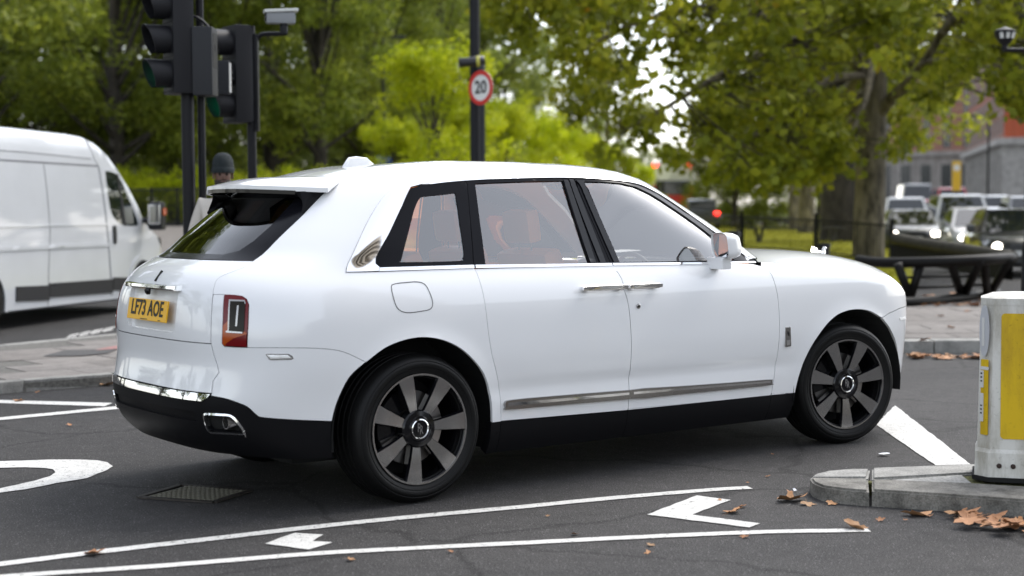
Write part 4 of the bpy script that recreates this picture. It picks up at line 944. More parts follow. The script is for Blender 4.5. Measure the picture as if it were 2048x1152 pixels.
def ring_loft(levels, name, m, parent):
    v = []; f = []; n = 8
    for z, hw, hd, c in levels: v += [(x, y, z) for x, y in octa(hw, hd, c)]
    for i in range(len(levels)-1): f += [(i*n+k, i*n+(k+1) % n, (i+1)*n+(k+1) % n, (i+1)*n+k) for k in range(n)]
    f += [tuple(range(n))[::-1], tuple(range((len(levels)-1)*n, len(levels)*n))]; return mk(name, v, f, m, parent)
ring_loft([(.0, HW+.026, .21, CH+.01), (.024, HW+.026, .21, CH+.01)], 'rubber_foot', 'black_rubber', bo)
ring_loft([(.022, HW+.015, .20, CH), (.15, HW+.012, .192, CH), (.168, HW+.004, .178, CH)], 'plinth', 'bollard_white', bo)
ring_loft([(.165, HW+.002, .176, CH), (.93, HW-.012, .166, CH)], 'column', 'bollard_white', bo)
ring_loft([(.928, HW-.010, .168, CH), (.962, HW-.010, .168, CH), (.985, HW-.07, .11, CH*.7), (.99, HW-.15, .06, .03)], 'cap', 'bollard_white', bo)
def rr_plate(name, x0, x1, z0, z1, r, M, m, parent, t=.003):
    P = []
    for cx, cz, a0 in ((x1-r, z1-r, 0), (x0+r, z1-r, 90), (x0+r, z0+r, 180), (x1-r, z0+r, 270)):
        P += [(cx+r*cos(radians(a0+k*22.5)), cz+r*sin(radians(a0+k*22.5))) for k in range(5)]
    return MB().prism(P, -t, 0, 'xz').xf(M).build(name, m, parent)
rr_plate('yellow_panel', -HW+CH+.048, HW-CH-.048, .225, .885, .02, Matrix.Translation((0, -.1795, 0)) @ Matrix.Rotation(-.0131, 4, 'X'), 'bollard_yellow', bo)
chM = Matrix.Translation((-HW+CH/2-.002, -.176+CH/2-.003, 0)) @ Matrix.Rotation(-pi/4, 4, 'Z')
rr_plate('yellow_panel', -.022, .030, .24, .64, .006, chM, 'bollard_yellow', bo)
ov = [(.0+.034*cos(2*pi*k/28), .79+.135*sin(2*pi*k/28)) for k in range(28)]; MB().prism(ov, -.004, 0, 'xz').xf(chM).build('reflector', mat('reflector_grey', (.42, .43, .45), .4), bo)
rr_plate('reflector_strip', -.008, .010, .71, .86, .004, chM @ Matrix.Translation((-.006, -.004, 0)), 'sticker', bo)
rr_plate('white_band', -.028, .034, .585, .602, .003, chM @ Matrix.Translation((0, -.003, 0)), 'sticker', bo)
for z0, z1 in ((.49, .58), (.38, .46), (.31, .38)): rr_plate('sticker', -.026, .0, z0, z1, .004, chM @ Matrix.Translation((0, -.0035, 0)), 'sticker', bo)
for z in (.565, .545, .525, .395, .375, .355): MB().box(-.020, -.008, -.0012, 0, z-.004, z+.004).xf(chM @ Matrix.Translation((0, -.0066, 0))).build('print', 'ink_black', bo)
for x in (-.19, -.12, .0, .12): MB().lathe([(.013, 0), (.013, -.006), (.008, -.009), (.0, -.009)], 12, 'y', (x, -.197, .085)).build('bolt', 'rust', bo, sharp=40)
# ------------------------------------------------------------------ fallen leaves and litter
def leaf_mesh(k, size):
    rnd = random.Random(k); lobes = 5; P = []
    for i in range(lobes*4):
        a = 2*pi*i/(lobes*4); t = (i % 4); r = {0: 1., 1: .74, 2: .50, 3: .72}[t]*rnd.uniform(.85, 1.12)*(1. if abs(a-pi) > .9 else .65); P.append((r*cos(a)*size, r*sin(a)*size))
    v = [(0, 0, .0)]; f = []
    cu, cv, ph = rnd.uniform(.5, 2.6), rnd.uniform(-1.4, 1.4), rnd.uniform(0, 6)
    def hz(x, y): u = x/size; w = y/size; return size*(.20*cu*u*u*.5+.16*cv*u*w+.10*sin(4*u+ph)*w+.12*abs(w))+.004
    v = [(0, 0, hz(0, 0))]+[(x*.5, y*.5, hz(x*.5, y*.5)) for x, y in P]+[(x, y, hz(x, y)+rnd.uniform(0, .15)*size) for x, y in P]; n = len(P)
    for i in range(n): j = (i+1) % n; f += [(0, 1+i, 1+j), (1+i, 1+n+i, 1+n+j, 1+j)]
    v += [(-.5*size, 0, hz(-.5*size, 0)), (-1.3*size, .05*size, .02*size+.004), (-1.3*size, .08*size, .02*size+.004), (-.5*size, .03*size, hz(-.5*size, 0))]; m = len(v); f.append((m-4, m-3, m-2, m-1))
    me = bpy.data.meshes.new('fallen_leaf'); me.from_pydata(v, [], f); me.update(); me.polygons.foreach_set('use_smooth', [True]*len(me.polygons)); return me
def leaf_litter_mat(name, cols):
    m, nt, b, N = node_mat(name); oi = N('ObjectInfo'); tc = N('TexCoord'); n1 = N('TexNoise', Scale=30., Detail=5.); nt.links.new(tc.outputs['Object'], n1.inputs['Vector'])
    r = ramp(nt, oi.outputs['Random'], [(i/(len(cols)-1), c) for i, c in enumerate(cols)]); f = ramp(nt, n1.outputs[0], [(.3, (.6, .6, .6)), (.7, (1.15, 1.15, 1.15))])
    x = N('MixRGB', blend_type='MULTIPLY', Fac=1.); nt.links.new(r.outputs[0], x.inputs[1]); nt.links.new(f.outputs[0], x.inputs[2]); nt.links.new(x.outputs[0], b.inputs['Base Color']); b.inputs['Roughness'].default_value = .7
leaf_litter_mat('dry_leaf', [(.30, .13, .05), (.42, .20, .09), (.50, .26, .12), (.38, .16, .05), (.33, .19, .09)])
LM = [leaf_mesh(k, 1.) for k in range(7)]
for me in LM: me.materials.append(MATS['dry_leaf'])
def leaf(px, py, size, label, group, z=0.006, k=None):
    x, y, _ = gp(px, py, z); o = link('fallen_leaf', LM[random.randrange(7) if k is None else k]); s = size/2*random.uniform(.9, 1.1)
    o.location = (x, y, z); o.scale = (s, s, s*random.uniform(.7, 1.2)); o.rotation_euler = (random.uniform(-.25, .25), random.uniform(-.25, .25), random.uniform(0, 6.28)); tag(o, label, 'leaf', group); return o
for px, py, s in ((183, 1107, .13), (700, 1119, .06), (902, 1103, .04), (1149, 1068, .05), (1300, 1090, .05), (1297, 1105, .04), (1490, 1073, .06), (140, 850, .06), (1095, 1032, .03)): leaf(px, py, s, 'single brown leaf lying by the two long white lines', 'leaves by the white lines')
leaf(1712, 1055, .16, 'curled brown leaf lying on the end of the white line', None)
for px, py, s in ((1465, 1024, .15), (1483, 1013, .07), (1440, 1000, .04)): leaf(px, py, s, 'brown leaf beside the open white chevron', 'leaves by the chevron')
for px, py, s in ((1580, 1000, .20), (1615, 1008, .10), (1580, 984, .05), (1664, 1007, .08), (1535, 953, .04), (1495, 965, .03), (1545, 908, .03)): leaf(px, py, s, 'brown leaf lying in front of the rounded kerb nose', 'leaves at the kerb nose')
for px, py, s in ((1835, 1030, .15), (1760, 1040, .06), (1860, 1032, .05), (1810, 1000+40, .03)): leaf(px, py, s, 'brown leaf on the asphalt below the granite kerb', 'leaves below the kerb')
for k in range(22):
    px = random.uniform(1905, 2075); py = 1022+(px-1905)*.19+random.uniform(-2, 14); leaf(px, py, random.uniform(.10, .17), 'crumpled brown leaf in the drift against the granite kerb', 'leaf drift against the kerb', z=.01+random.uniform(0, .03))
for px, py, s in ((148, 772, .32), (165, 766, .26), (215, 770, .16), (75, 784, .06), (35, 802, .12)): leaf(px, py, s, 'brown leaf in the gutter of the signal island', 'leaves by the signal island')
for k in range(26):
    leaf(random.uniform(1822, 1975), random.uniform(711, 717), random.uniform(.10, .2), 'brown leaf in the gutter of the far pavement', 'leaves in the far gutter', z=.012)
for k in range(46):
    leaf(random.uniform(1815, 2010), 598+random.uniform(-10, 14), random.uniform(.12, .22), 'brown leaf below the black barrier', 'leaves below the barrier', z=PZ+.012)
for px, py in ((1880, 632), (1937, 622), (1900, 655), (1850, 680)): leaf(px, py, .14, 'brown leaf on the paving slabs of the far pavement', 'leaves on the slabs', z=PZ+.012)
mat('paper', (.75, .76, .8), .7)
for k, (px, py, s) in enumerate(((1769, 912, .09), (1770, 1006, .04), (2010, 1055, .07), (1590, 985, .03))):
    x, y, _ = gp(px, py); mb = MB(); n = 7; v = [(0, 0, .01)]+[(s*.5*random.uniform(.5, 1)*cos(2*pi*i/n), s*.5*random.uniform(.4, .9)*sin(2*pi*i/n), random.uniform(.003, .02)) for i in range(n)]
    o = mk('paper_scrap', v, [(0, 1+i, 1+(i+1) % n) for i in range(n)], 'paper'); o.location = (x, y, .004); tag(o, 'scrap of white paper lying on the asphalt', 'litter', 'paper scraps on the road')
# ------------------------------------------------------------------ white panel van
mat('van_white', (.47, .485, .51), .34, coat=.7, noise=(1.5, .05)); mat('van_dark', (.022, .022, .024), .55, spec=.25); mat('joint_dark', (.10, .10, .11), .7)
glass_mat('van_glass', (.25, .30, .28), ior=1.5, boost=1.6)
vb = gp(-12, 664); va = math.atan(.205); van = empty('panel_van', (vb[0]-cos(va)*1.0, vb[1]+sin(va)*1.0, 0), pi/2-va, 'tall white panel van with black rubbing strip beside the signal island', 'van')
VP = [(-1.1, .24), (-.66, .24), (.30, .22), (3.7, .20), (3.85, .30), (4.9, .30), (5.05, .36), (5.12, .60), (5.10, .95), (4.98, 1.12), (4.72, 1.26), (4.50, 1.36), (4.30, 1.62), (4.02, 1.90), (3.72, 2.16), (3.42, 2.38), (3.12, 2.55), (2.85, 2.625), (2.5, 2.645), (1., 2.66), (-.9, 2.66), (-1.06, 2.6), (-1.12, 2.2), (-1.14, .6)]
def vy(z): return 1.02-.012*max(0, (z-1.05))**2*4-.03*max(0, .6-z)-(.10*max(0, (z-2.35)/.3)**2 if z > 2.35 else 0)
def van_skin():
    pr = densify(VP, .12); n = len(pr); v = []; f = []; Y = 9
    c = np.mean(np.array(pr), 0)
    lev = [(1., 0), (.975, .035), (.93, .065)]      # rounded rim towards the middle of each side
    for sg in (-1, 1):
        for k, q in ((1., .06), (.992, .025), (.975, 0.)):
            for x, z in pr:
                xx = c[0]+(x-c[0])*k; zz = c[1]+(z-c[1])*k; v.append((xx, sg*(vy(zz)-q), zz))
    for a, b in ((0, 1), (1, 2)):
        for i in range(n): j = (i+1) % n; f.append((a*n+i, b*n+i, b*n+j, a*n+j)); o = 3*n; f.append((o+a*n+j, o+b*n+j, o+b*n+i, o+a*n+i))
    for i in range(n): j = (i+1) % n; f.append((i, j, 3*n+j, 3*n+i))
    # flat sides with grid points so that they follow the section
    for sg, base in ((-1, 2*n), (1, 5*n)):
        poly = [(v[base+i][0], v[base+i][2]) for i in range(n)]; ovv, tri = cdt(poly, [], .15)
        st = len(v); v += [(x, sg*vy(z), z) for x, z in ovv]
        for t in tri:
            A, B, Cc = [np.array(v[st+i]) for i in t]; nrm = np.cross(B-A, Cc-A); t = tuple(st+i for i in t); f.append(t if nrm[1]*sg > 0 else t[::-1])
    return v, f
v, f = van_skin(); vbody = mk('body', v, f, 'van_white', van, True)
bm = bmesh.new(); bm.from_mesh(vbody.data); bmesh.ops.remove_doubles(bm, verts=bm.verts[:], dist=.002); bmesh.ops.recalc_face_normals(bm, faces=bm.faces[:]); bm.to_mesh(vbody.data); bm.free(); sharpen(vbody.data, 45)
def vpan(name, poly, m, off, parent=van, th=.004, hole=None, mir=False):
    ovv, tri = cdt(poly, [hole] if hole else [], .12); out = None
    for sg in ((-1, 1) if mir else (-1,)):
        mb = MB(); V_ = [(x, sg*(vy(z)+off), z) for x, z in ovv]; F_ = []
        for t in tri:
            A, B, Cc = [np.array(V_[i]) for i in t]; nrm = np.cross(B-A, Cc-A); F_.append(tuple(t) if nrm[1]*sg > 0 else tuple(t)[::-1])
        n = len(V_); ed = {}
        for t in F_:
            for i in range(3): ed[(t[i], t[(i+1) % 3])] = 1
        V_ += [(x, y-sg*th, z) for x, y, z in V_]
        for i, j in [e for e in ed if (e[1], e[0]) not in ed]: F_.append((j, i, n+i, n+j))
        out = mk(name, V_, F_, m, parent, True, 40)
    return out
def vline(pts, w=.012, m='joint_dark'):
    P = [np.array(p) for p in pts]; poly = []; R = []
    for i, p in enumerate(P):
        t = P[min(i+1, len(P)-1)]-P[max(0, i-1)]; t = t/np.hypot(*t); nn = np.array([-t[1], t[0]])*w/2; poly.append(tuple(p+nn)); R.append(tuple(p-nn))
    vpan('panel_joint', poly+R[::-1], m, .0025, th=.003)
WIN = cr([(3.24, 2.10), (3.30, 2.13), (3.45, 2.12), (3.66, 2.06), (3.90, 1.78), (4.12, 1.50), (4.20, 1.36), (4.15, 1.31), (3.75, 1.32), (3.50, 1.38), (3.32, 1.52), (3.26, 1.75)], 3, True)
dv = vpan('cab_door', [(3.07, 2.20), (3.62, 2.17), (3.96, 1.82), (4.28, 1.45), (4.34, 1.28), (4.20, 1.0), (4.0, .85), (3.88, .60), (3.70, .30), (3.31, .29), (3.22, 1.0)], 'van_white', .006, hole=WIN, mir=True)
vpan('window', WIN, 'van_glass', .003, mir=True); vpan('window_seal', cr([(p[0], p[1]) for p in WIN[::3]], 3, True), 'dark_void', -.03, mir=True)
vpan('window_divider', [(3.60, 2.10), (3.66, 2.10), (3.79, 1.31), (3.72, 1.31)], 'van_dark', .008)
for nm, a, b in (('rubbing_strip', .53, 1.40), ('rubbing_strip', 1.41, 3.30), ('rubbing_strip', 3.32, 3.80)): vpan(nm, [(a, .555), (b, .53), (b, .325), (a, .36)], 'van_dark', .018, th=.02, mir=True)
vline([(-1.1, 2.21), (3.03, 2.20)], .022); vline([(-1.1, 2.33), (1.0, 2.33), (2.86, 2.30)], .010); vline([(1.44, 2.18), (1.47, 1.3), (1.40, .7), (1.38, .24)], .014); vline([(3.04, 2.20), (3.20, 1.0), (3.28, .28)], .016); vline([(2.86, 2.6), (2.95, 2.30), (3.05, 2.20)], .010)
vpan('swage', [(-1.0, 1.09), (3.18, 1.07), (3.18, 1.02), (-1.0, 1.035)], 'van_white', .014, th=.014); vpan('swage', [(-1.0, 1.36), (3.18, 1.36), (3.18, 1.335), (-1.0, 1.335)], 'van_white', .010, th=.012)
vpan('door_handle', cr([(3.34, 1.29), (3.36, 1.32), (3.42, 1.32), (3.44, 1.28), (3.44, 1.10), (3.41, 1.05), (3.36, 1.06), (3.34, 1.10)], 3, True), 'van_dark', .022, th=.02)
mb = MB().bbox(4.33, 4.50, -1.36, -1.12, 1.24, 1.68, .05).build('wing_mirror', 'van_dark', van, sharp=40); MB().bbox(4.322, 4.334, -1.34, -1.14, 1.33, 1.64, .02).build('mirror_glass', 'chrome', mb); MB().bbox(4.36, 4.48, -1.375, -1.355, 1.47, 1.58, .006).build('indicator', 'lens_amber', mb); MB().tube([(4.40, -1.15, 1.40), (4.40, -.95, 1.38)], .04, 8).build('mirror_arm', 'van_dark', mb)
for wx in (-.18, 4.32):
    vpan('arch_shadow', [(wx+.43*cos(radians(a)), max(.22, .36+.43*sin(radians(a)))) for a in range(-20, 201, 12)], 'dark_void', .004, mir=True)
    vpan('arch_lip', [(wx+.50*cos(radians(a)), max(.2, .36+.50*sin(radians(a)))) for a in range(-15, 196, 10)]+[(wx+.42*cos(radians(a)), max(.2, .36+.42*sin(radians(a)))) for a in range(195, -16, -10)], 'van_white', .02, th=.02, mir=True)
    for sg in (-1, 1):
        w_ = MB().lathe([(.20, -.10), (.30, -.11), (.335, -.08), (.34, 0), (.335, .08), (.30, .11), (.20, .10)], 28, 'y', (wx, sg*.93, .34)).build('wheel', 'rubber', van, sharp=40); MB().lathe([(.21, -.095), (.19, -.10), (.10, -.085), (.05, -.10), (0, -.10)], 24, 'y', (wx, sg*.96, .34)).build('wheel_rim', 'disc_metal', w_, sharp=40)
MB().bbox(4.88, 5.10, -1.0, -.62, .82, 1.12, .05).build('headlight', 'lens_clear', van, sharp=40); MB().bbox(4.85, 5.16, -.98, .98, .30, .62, .06).build('bumper', 'van_dark', van, sharp=40); MB().box(-1., 4.9, -.9, .9, .22, .34).build('chassis', 'dark_void', van)
ws_ = [(4.50, 1.40), (4.30, 1.66), (4.02, 1.94), (3.74, 2.18)]; v = [(x+.012, y*(.95-.1*(z-1.3)), z+.012) for x, z in ws_ for y in (-1, -.5, 0, .5, 1)]; mk('windscreen', v, [(i*5+j, i*5+j+1, i*5+6+j, i*5+5+j) for i in range(3) for j in range(4)], 'van_dark', van, True)
# ------------------------------------------------------------------ traffic signals
mat('signal_black', (.010, .010, .012), .5, spec=.25); mat('signal_grey', (.022, .023, .026), .55, spec=.25); mat('green_lit', (.0, .25, .12), .4, emit=((.02, .9, .42), .9)); mat('lens_off', (.03, .012, .01), .25); mat('pole_black', (.008, .008, .010), .45, spec=.2)
def signal_head(parent, org, ang, lit=True, n=3):
    """faces local -x turned by ang; aspects stacked from the top"""
    M = Matrix.Translation(org) @ Matrix.Rotation(ang, 4, 'Z'); H = .3*n
    h = MB().bbox(0, .17, -.155, .155, -H/2-.02, H/2+.02, .02).xf(M).build('signal_box', 'signal_black', parent, sharp=40)
    MB().bbox(.168, .20, -.12, .12, -H/2, H/2, .01).xf(M).build('back_cover', 'signal_grey', h, sharp=40)
    for k in range(n):
        z = H/2-.15-.3*k; on = lit and k == n-1
        MB().lathe([(.0, -.012), (.06, -.010), (.10, .0)], 24, 'x').xf(M @ Matrix.Translation((0, 0, z)) ).build('lens', 'green_lit' if on else 'lens_off', h, True)
        v = []; f = []; m = 19      # visor: tube cut on the slant, open below
        for i in range(m):
            a = radians(-62+304*i/(m-1)); L = .13+.09*(.5+.5*sin(a)); r = .128
            v += [(-.0, r*cos(a), z+r*sin(a)), (-L, r*cos(a)*1.02, z+r*sin(a)*1.02), (-L, (r-.006)*cos(a), z+(r-.006)*sin(a)), (-.0, (r-.006)*cos(a), z+(r-.006)*sin(a))]
        for i in range(m-1):
            for q in range(3): f.append((i*4+q, i*4+4+q, i*4+5+q, i*4+1+q))
        MB().add(v, f).xf(M).build('visor', 'signal_black', h, True, 40)
        MB().box(-.006, .002, -.15, .15, z-.151, z-.146).xf(M).build('aspect_joint', 'dark_void', h)
    return h
s1 = dp(380, 500, 13.6); sg1 = empty('traffic_signal', (s1[0], s1[1], SZ), 0, 'black traffic signal showing green on the thick pole behind the van front', 'traffic light')
MB().lathe([(.057, 0), (.057, 5.)], 20, 'z').build('pole', 'pole_black', sg1, sharp=40); MB().lathe([(.10, 0), (.10, .03), (.06, .06)], 20, 'z').build('pole_foot', 'pole_black', sg1, sharp=40)
MB().lathe([(.035, 0), (.035, 5.)], 14, 'z', (.10, .10, 0)).build('cable_pole', 'pole_black', sg1, sharp=40)
def relz(px, py, d): return dp(px, py, d)[2]-SZ
zc = relz(347, 82, 13.6); signal_head(sg1, (-.15, -.07, zc), radians(30))
zb = relz(415, 124, 13.6); MB().bbox(.07, .25, -.13, .13, zb-.30, zb+.30, .02).build('rear_box', 'signal_grey', sg1, sharp=40); MB().box(.249, .253, -.10, .10, zb-.05, zb+.25).build('box_edge', 'signal_black', sg1)
for dz in (-.25, .25): MB().tube([(0, 0, zc+dz), (-.10, -.05, zc+dz)], .02, 8).build('bracket', 'pole_black', sg1)
cz = relz(395, 33, 13.6); MB().tube(cr([(.02, 0, cz), (.10, -.02, cz-.01), (.20, -.02, cz-.10), (.245, -.02, cz-.25), (.24, -.02, cz-.32)], 5), .013, 8).build('cable_loop', 'signal_black', sg1, True)
s2 = dp(507, 500, 15.0); sg2 = empty('traffic_signal', (s2[0], s2[1], SZ), 0, 'traffic signal with a pedestrian box on the short pole carrying the camera', 'traffic light')
zt_ = dp(507, 52, 15.)[2]-SZ; MB().lathe([(.045, 0), (.045, zt_), (.0, zt_+.004)], 18, 'z').build('pole', 'pole_black', sg2, sharp=40)
MB().bbox(.03, .075, -.05, .05, zt_-1.02, zt_-.08, .01).build('cable_box', 'pole_black', sg2, sharp=40)
z2 = dp(475, 150, 15.)[2]-SZ; signal_head(sg2, (-.20, -.08, z2), radians(36)); MB().tube([(0, 0, z2), (-.12, -.05, z2)], .025, 8).build('bracket', 'pole_black', sg2)
zp = dp(457, 162, 15.)[2]-SZ; pb = MB().bbox(-.30, -.14, -.42, -.30, zp-.16, zp+.16, .015).build('pedestrian_box', 'signal_grey', sg2, sharp=40); MB().box(-.139, -.135, -.41, -.31, zp-.14, zp+.14).build('box_edge', 'sticker', pb)
MB().tube([(-.2, -.32, zp), (-.1, -.1, zp), (0, 0, zp)], .018, 8).build('bracket', 'pole_black', sg2)
# camera on an arm
ct = empty('street_camera', (s2[0], s2[1], zt_+SZ-.18), 0, 'grey traffic camera under a pale sun shield on a bent arm', 'camera')
MB().tube(cr([(.03, 0, -.02), (.07, 0, .06), (.13, 0, .10), (.30, -.02, .10), (.36, -.02, .11)], 4), .022, 8).build('arm', 'pole_black', ct, True)
MB().lathe([(.035, .10), (.04, .17), (.03, .21)], 14, 'z', (.33, -.02, 0)).build('mount', 'signal_black', ct, sharp=40)
mb = MB().bbox(-.14, .14, -.06, .06, -.06, .05, .02).xf(Matrix.Translation((.30, -.03, .255)) @ Matrix.Rotation(.25, 4, 'Z')); cb = mb.build('housing', mat('camera_grey', (.22, .23, .24), .4), ct, sharp=40)
mb = MB().bbox(-.17, .16, -.075, .075, .0, .03, .014).xf(Matrix.Translation((.31, -.03, .305)) @ Matrix.Rotation(.25, 4, 'Z') @ Matrix.Rotation(-.06, 4, 'Y')); mb.build('sun_shield', mat('shield_white', (.62, .63, .60), .4), ct, sharp=40)
MB().lathe([(.04, 0), (.04, -.015), (0, -.018)], 14, 'x').xf(Matrix.Translation((.165, -.06, .255)) @ Matrix.Rotation(.25, 4, 'Z')).build('lens', 'gloss_black', cb)
# ------------------------------------------------------------------ man behind the car
mat('skin_brown', (.13, .065, .045), .55, noise=(40, .15)); mat('beard', (.02, .014, .012), .8); mat('beanie_dark', (.012, .018, .02), .9, bump=(220, .6)); mat('coat_cream', (.52, .48, .43), .85, bump=(120, .3)); mat('trousers_dark', (.02, .02, .025), .85)
def skin(name, verts, edges, radii, m, parent, sub=2, root=0):
    me = bpy.data.meshes.new(name); me.from_pydata(verts, edges, []); me.update(); o = link(name, me, parent)
    md = o.modifiers.new('skin', 'SKIN'); md.use_smooth_shade = True; sk = me.skin_vertices[0].data
    for i, r in enumerate(radii): sk[i].radius = r if hasattr(r, '__len__') else (r, r)
    sk[root].use_root = True; sb = o.modifiers.new('sub', 'SUBSURF'); sb.levels = sb.render_levels = sub
    dg = bpy.context.evaluated_depsgraph_get(); me2 = bpy.data.meshes.new_from_object(o.evaluated_get(dg)); me2.name = name; me2.materials.clear(); me2.materials.append(MATS[m]); me2.polygons.foreach_set('use_smooth', [True]*len(me2.polygons))
    bpy.data.objects.remove(o); bpy.data.meshes.remove(me); return link(name, me2, parent)
hp_ = dp(446, 349, 13.55); hgt = hp_[2]-SZ     # eye level above the island
man = empty('person', (hp_[0], hp_[1], SZ), radians(12), 'person in a dark beanie and pale coat standing behind the suv', 'person'); k_ = hgt/1.70
V = [(0, 0, .95), (0, 0, 1.15), (0, .01, 1.38), (0, .01, 1.50), (0, -.01, 1.60), (0, -.015, 1.70), (0, .0, 1.80),
     (.17, .01, 1.44), (.25, .03, 1.16), (.26, -.06, .92), (.265, -.10, .80), (-.17, .01, 1.44), (-.25, .03, 1.16), (-.26, -.06, .92), (-.265, -.10, .80),
     (.10, 0, .90), (.11, -.01, .50), (.11, .02, .09), (.12, -.10, .04), (-.10, 0, .90), (-.11, -.01, .50), (-.11, .02, .09), (-.12, -.10, .04)]
E_ = [(0, 1), (1, 2), (2, 3), (3, 4), (4, 5), (5, 6), (2, 7), (7, 8), (8, 9), (9, 10), (2, 11), (11, 12), (12, 13), (13, 14), (0, 15), (15, 16), (16, 17), (17, 18), (0, 19), (19, 20), (20, 21), (21, 22)]
Rr = [(.15, .10), (.14, .10), (.15, .11), (.065, .065), (.060, .075), (.078, .098), (.070, .085), .06, .045, .035, .035, .06, .045, .035, .035, .09, .06, .045, .04, .09, .06, .045, .04]
V = [(a*k_, b*k_, c*k_) for a, b, c in V]; Rr = [(tuple(x*k_ for x in r) if hasattr(r, '__len__') else r*k_) for r in Rr]
bdy = skin('body', V, E_, Rr, 'skin_brown', man)
ci = [0, 1, 2, 7, 8, 9, 11, 12, 13]; mp = {c: i for i, c in enumerate(ci)}
skin('coat', [V[c] for c in ci]+[(0, 0, .72*k_), (0, .01*k_, 1.47*k_)], [(mp[a], mp[b]) for a, b in E_ if a in mp and b in mp]+[(0, 9), (2, 10)], [(.20*k_, .14*k_), (.19*k_, .14*k_), (.19*k_, .14*k_), .085*k_, .07*k_, .06*k_, .085*k_, .07*k_, .06*k_, (.20*k_, .15*k_), (.11*k_, .10*k_)], 'coat_cream', man)
for sgn in (0, 4):
    idx = [15+sgn, 16+sgn, 17+sgn]; skin('trouser_leg', [V[i] for i in idx], [(0, 1), (1, 2)], [.105*k_, .08*k_, .07*k_], 'trousers_dark', man); skin('shoe', [V[17+sgn], V[18+sgn], (V[18+sgn][0], V[18+sgn][1]-.10, .045)], [(0, 1), (1, 2)], [.06, .055, .045], 'trousers_dark', man)
hz_ = 1.70*k_
mb = MB().lathe([(.093, .02), (.098, .05), (.100, .08), (.094, .125), (.075, .165), (.045, .188), (.0, .195)], 28, 'z', (0, -.003, hz_)); mb.v = [(x*.95, y*1.12, z) for x, y, z in mb.v]; mb.build('beanie', 'beanie_dark', man, sharp=60)
mb = MB().lathe([(.092, .012), (.103, .014), (.106, .035), (.104, .06), (.098, .065)], 28, 'z', (0, -.003, hz_)); mb.v = [(x*.95, y*1.12, z) for x, y, z in mb.v]; mb.build('beanie_cuff', 'beanie_dark', man, sharp=60)
MB().add([(-.011, -.098, .012), (.011, -.098, .012), (.019, -.097, -.040), (-.019, -.097, -.040), (0, -.128, -.030), (0, -.104, .014), (0, -.112, -.045)], [(0, 4, 5), (5, 4, 1), (0, 3, 4), (1, 4, 2), (3, 6, 4), (6, 2, 4)]).xf(Matrix.Translation((0, 0, hz_))).build('nose', 'skin_brown', man, True)
for sx in (-1, 1):
    MB().lathe([(0, -.012), (.008, -.009), (.012, 0), (.008, .009), (0, .012)], 12, 'y', (sx*.030, -.088, hz_)).build('eye', 'beard', man, True)
    MB().bbox(sx*.030-.019, sx*.030+.019, -.101, -.090, hz_+.012, hz_+.019, .003).build('eyebrow', 'beard', man)
    MB().bbox(sx*.082-.010, sx*.082+.010, -.02, .02, hz_-.04, hz_+.022, .008).build('ear', 'skin_brown', man, sharp=60)
mb = MB().lathe([(.078, -.05), (.074, -.085), (.055, -.115), (.0, -.122)], 24, 'z', (0, -.022, hz_)); mb.build('beard', 'beard', man, True); MB().bbox(-.026, .026, -.105, -.095, hz_-.066, hz_-.058, .002).build('mouth', 'skin_brown', man)
# ------------------------------------------------------------------ posts and signs
mat('sign_white', (.72, .72, .70), .4); mat('sign_red', (.55, .02, .015), .4); mat('sign_blue', (.03, .10, .42), .4); mat('sign_yellow', (.72, .45, .02), .5); mat('bag_black', (.015, .015, .017), .35, bump=(30, .8)); mat('tape_yellow', (.50, .48, .08), .5)
pc = dp(953, 600, 25.); lp = empty('lamp_column', (pc[0], pc[1], gz(pc[0], pc[1])), 0, 'thick black lamp column behind the 20 sign', 'lamp post')
MB().lathe([(.12, 0), (.12, 1.6), (.088, 1.75), (.080, 8.)], 20, 'z').build('column', 'pole_black', lp, sharp=40); MB().tube([(0, 0, 7.9), (.1, 0, 8.4), (.8, 0, 8.6)], .05, 10).build('arm', 'pole_black', lp, True); MB().bbox(.7, 1.3, -.12, .12, 8.5, 8.65, .04).build('lantern', 'signal_grey', lp)
ps = dp(967, 600, 24.6); zs = gz(ps[0], ps[1]); sp_ = empty('speed_limit_sign', (ps[0], ps[1], zs), 0, 'round 20 sign with red ring on a slim grey post', 'sign')
ztop = dp(967, 118, 24.6)[2]-zs; zsg = dp(965, 176, 24.6)[2]-zs
MB().lathe([(.045, 0), (.045, ztop)], 14, 'z').build('post', 'signal_grey', sp_, sharp=40)
SM = Matrix.Translation((-.02, -.07, zsg)) @ Matrix.Rotation(radians(-44), 4, 'Z')
def disc(r0, r1, y, m, nm, par): return MB().lathe([(r0, y+.004), (r1, y+.004), (r1, y), (r0, y)] if r0 > 0 else [(r1, y+.006), (r1, y), (0, y)], 48, 'y', close=r0 > 0).xf(SM).build(nm, m, par)
bk = disc(0, .275, .0, 'sign_white', 'sign_plate', sp_); disc(.205, .275, -.006, 'sign_red', 'red_ring', bk)
put_text('numerals', '20', SM @ frame_mat((0, -.004, 0), (1, 0, 0), (0, 0, 1)), 'ink_black', bk, size=.285, extrude=.002, sx=.95, offset=.006)
MB().bbox(-.03, .03, -.06, .0, zsg-.05, zsg+.05, .01).build('clamp', 'signal_grey', sp_)
wz = dp(945, 124, 24.6)[2]; wr = empty('wrapped_lamp', (ps[0], ps[1], wz), 0, 'sign lamp wrapped in black plastic and tied with yellow tape above the 20 sign', 'lamp')
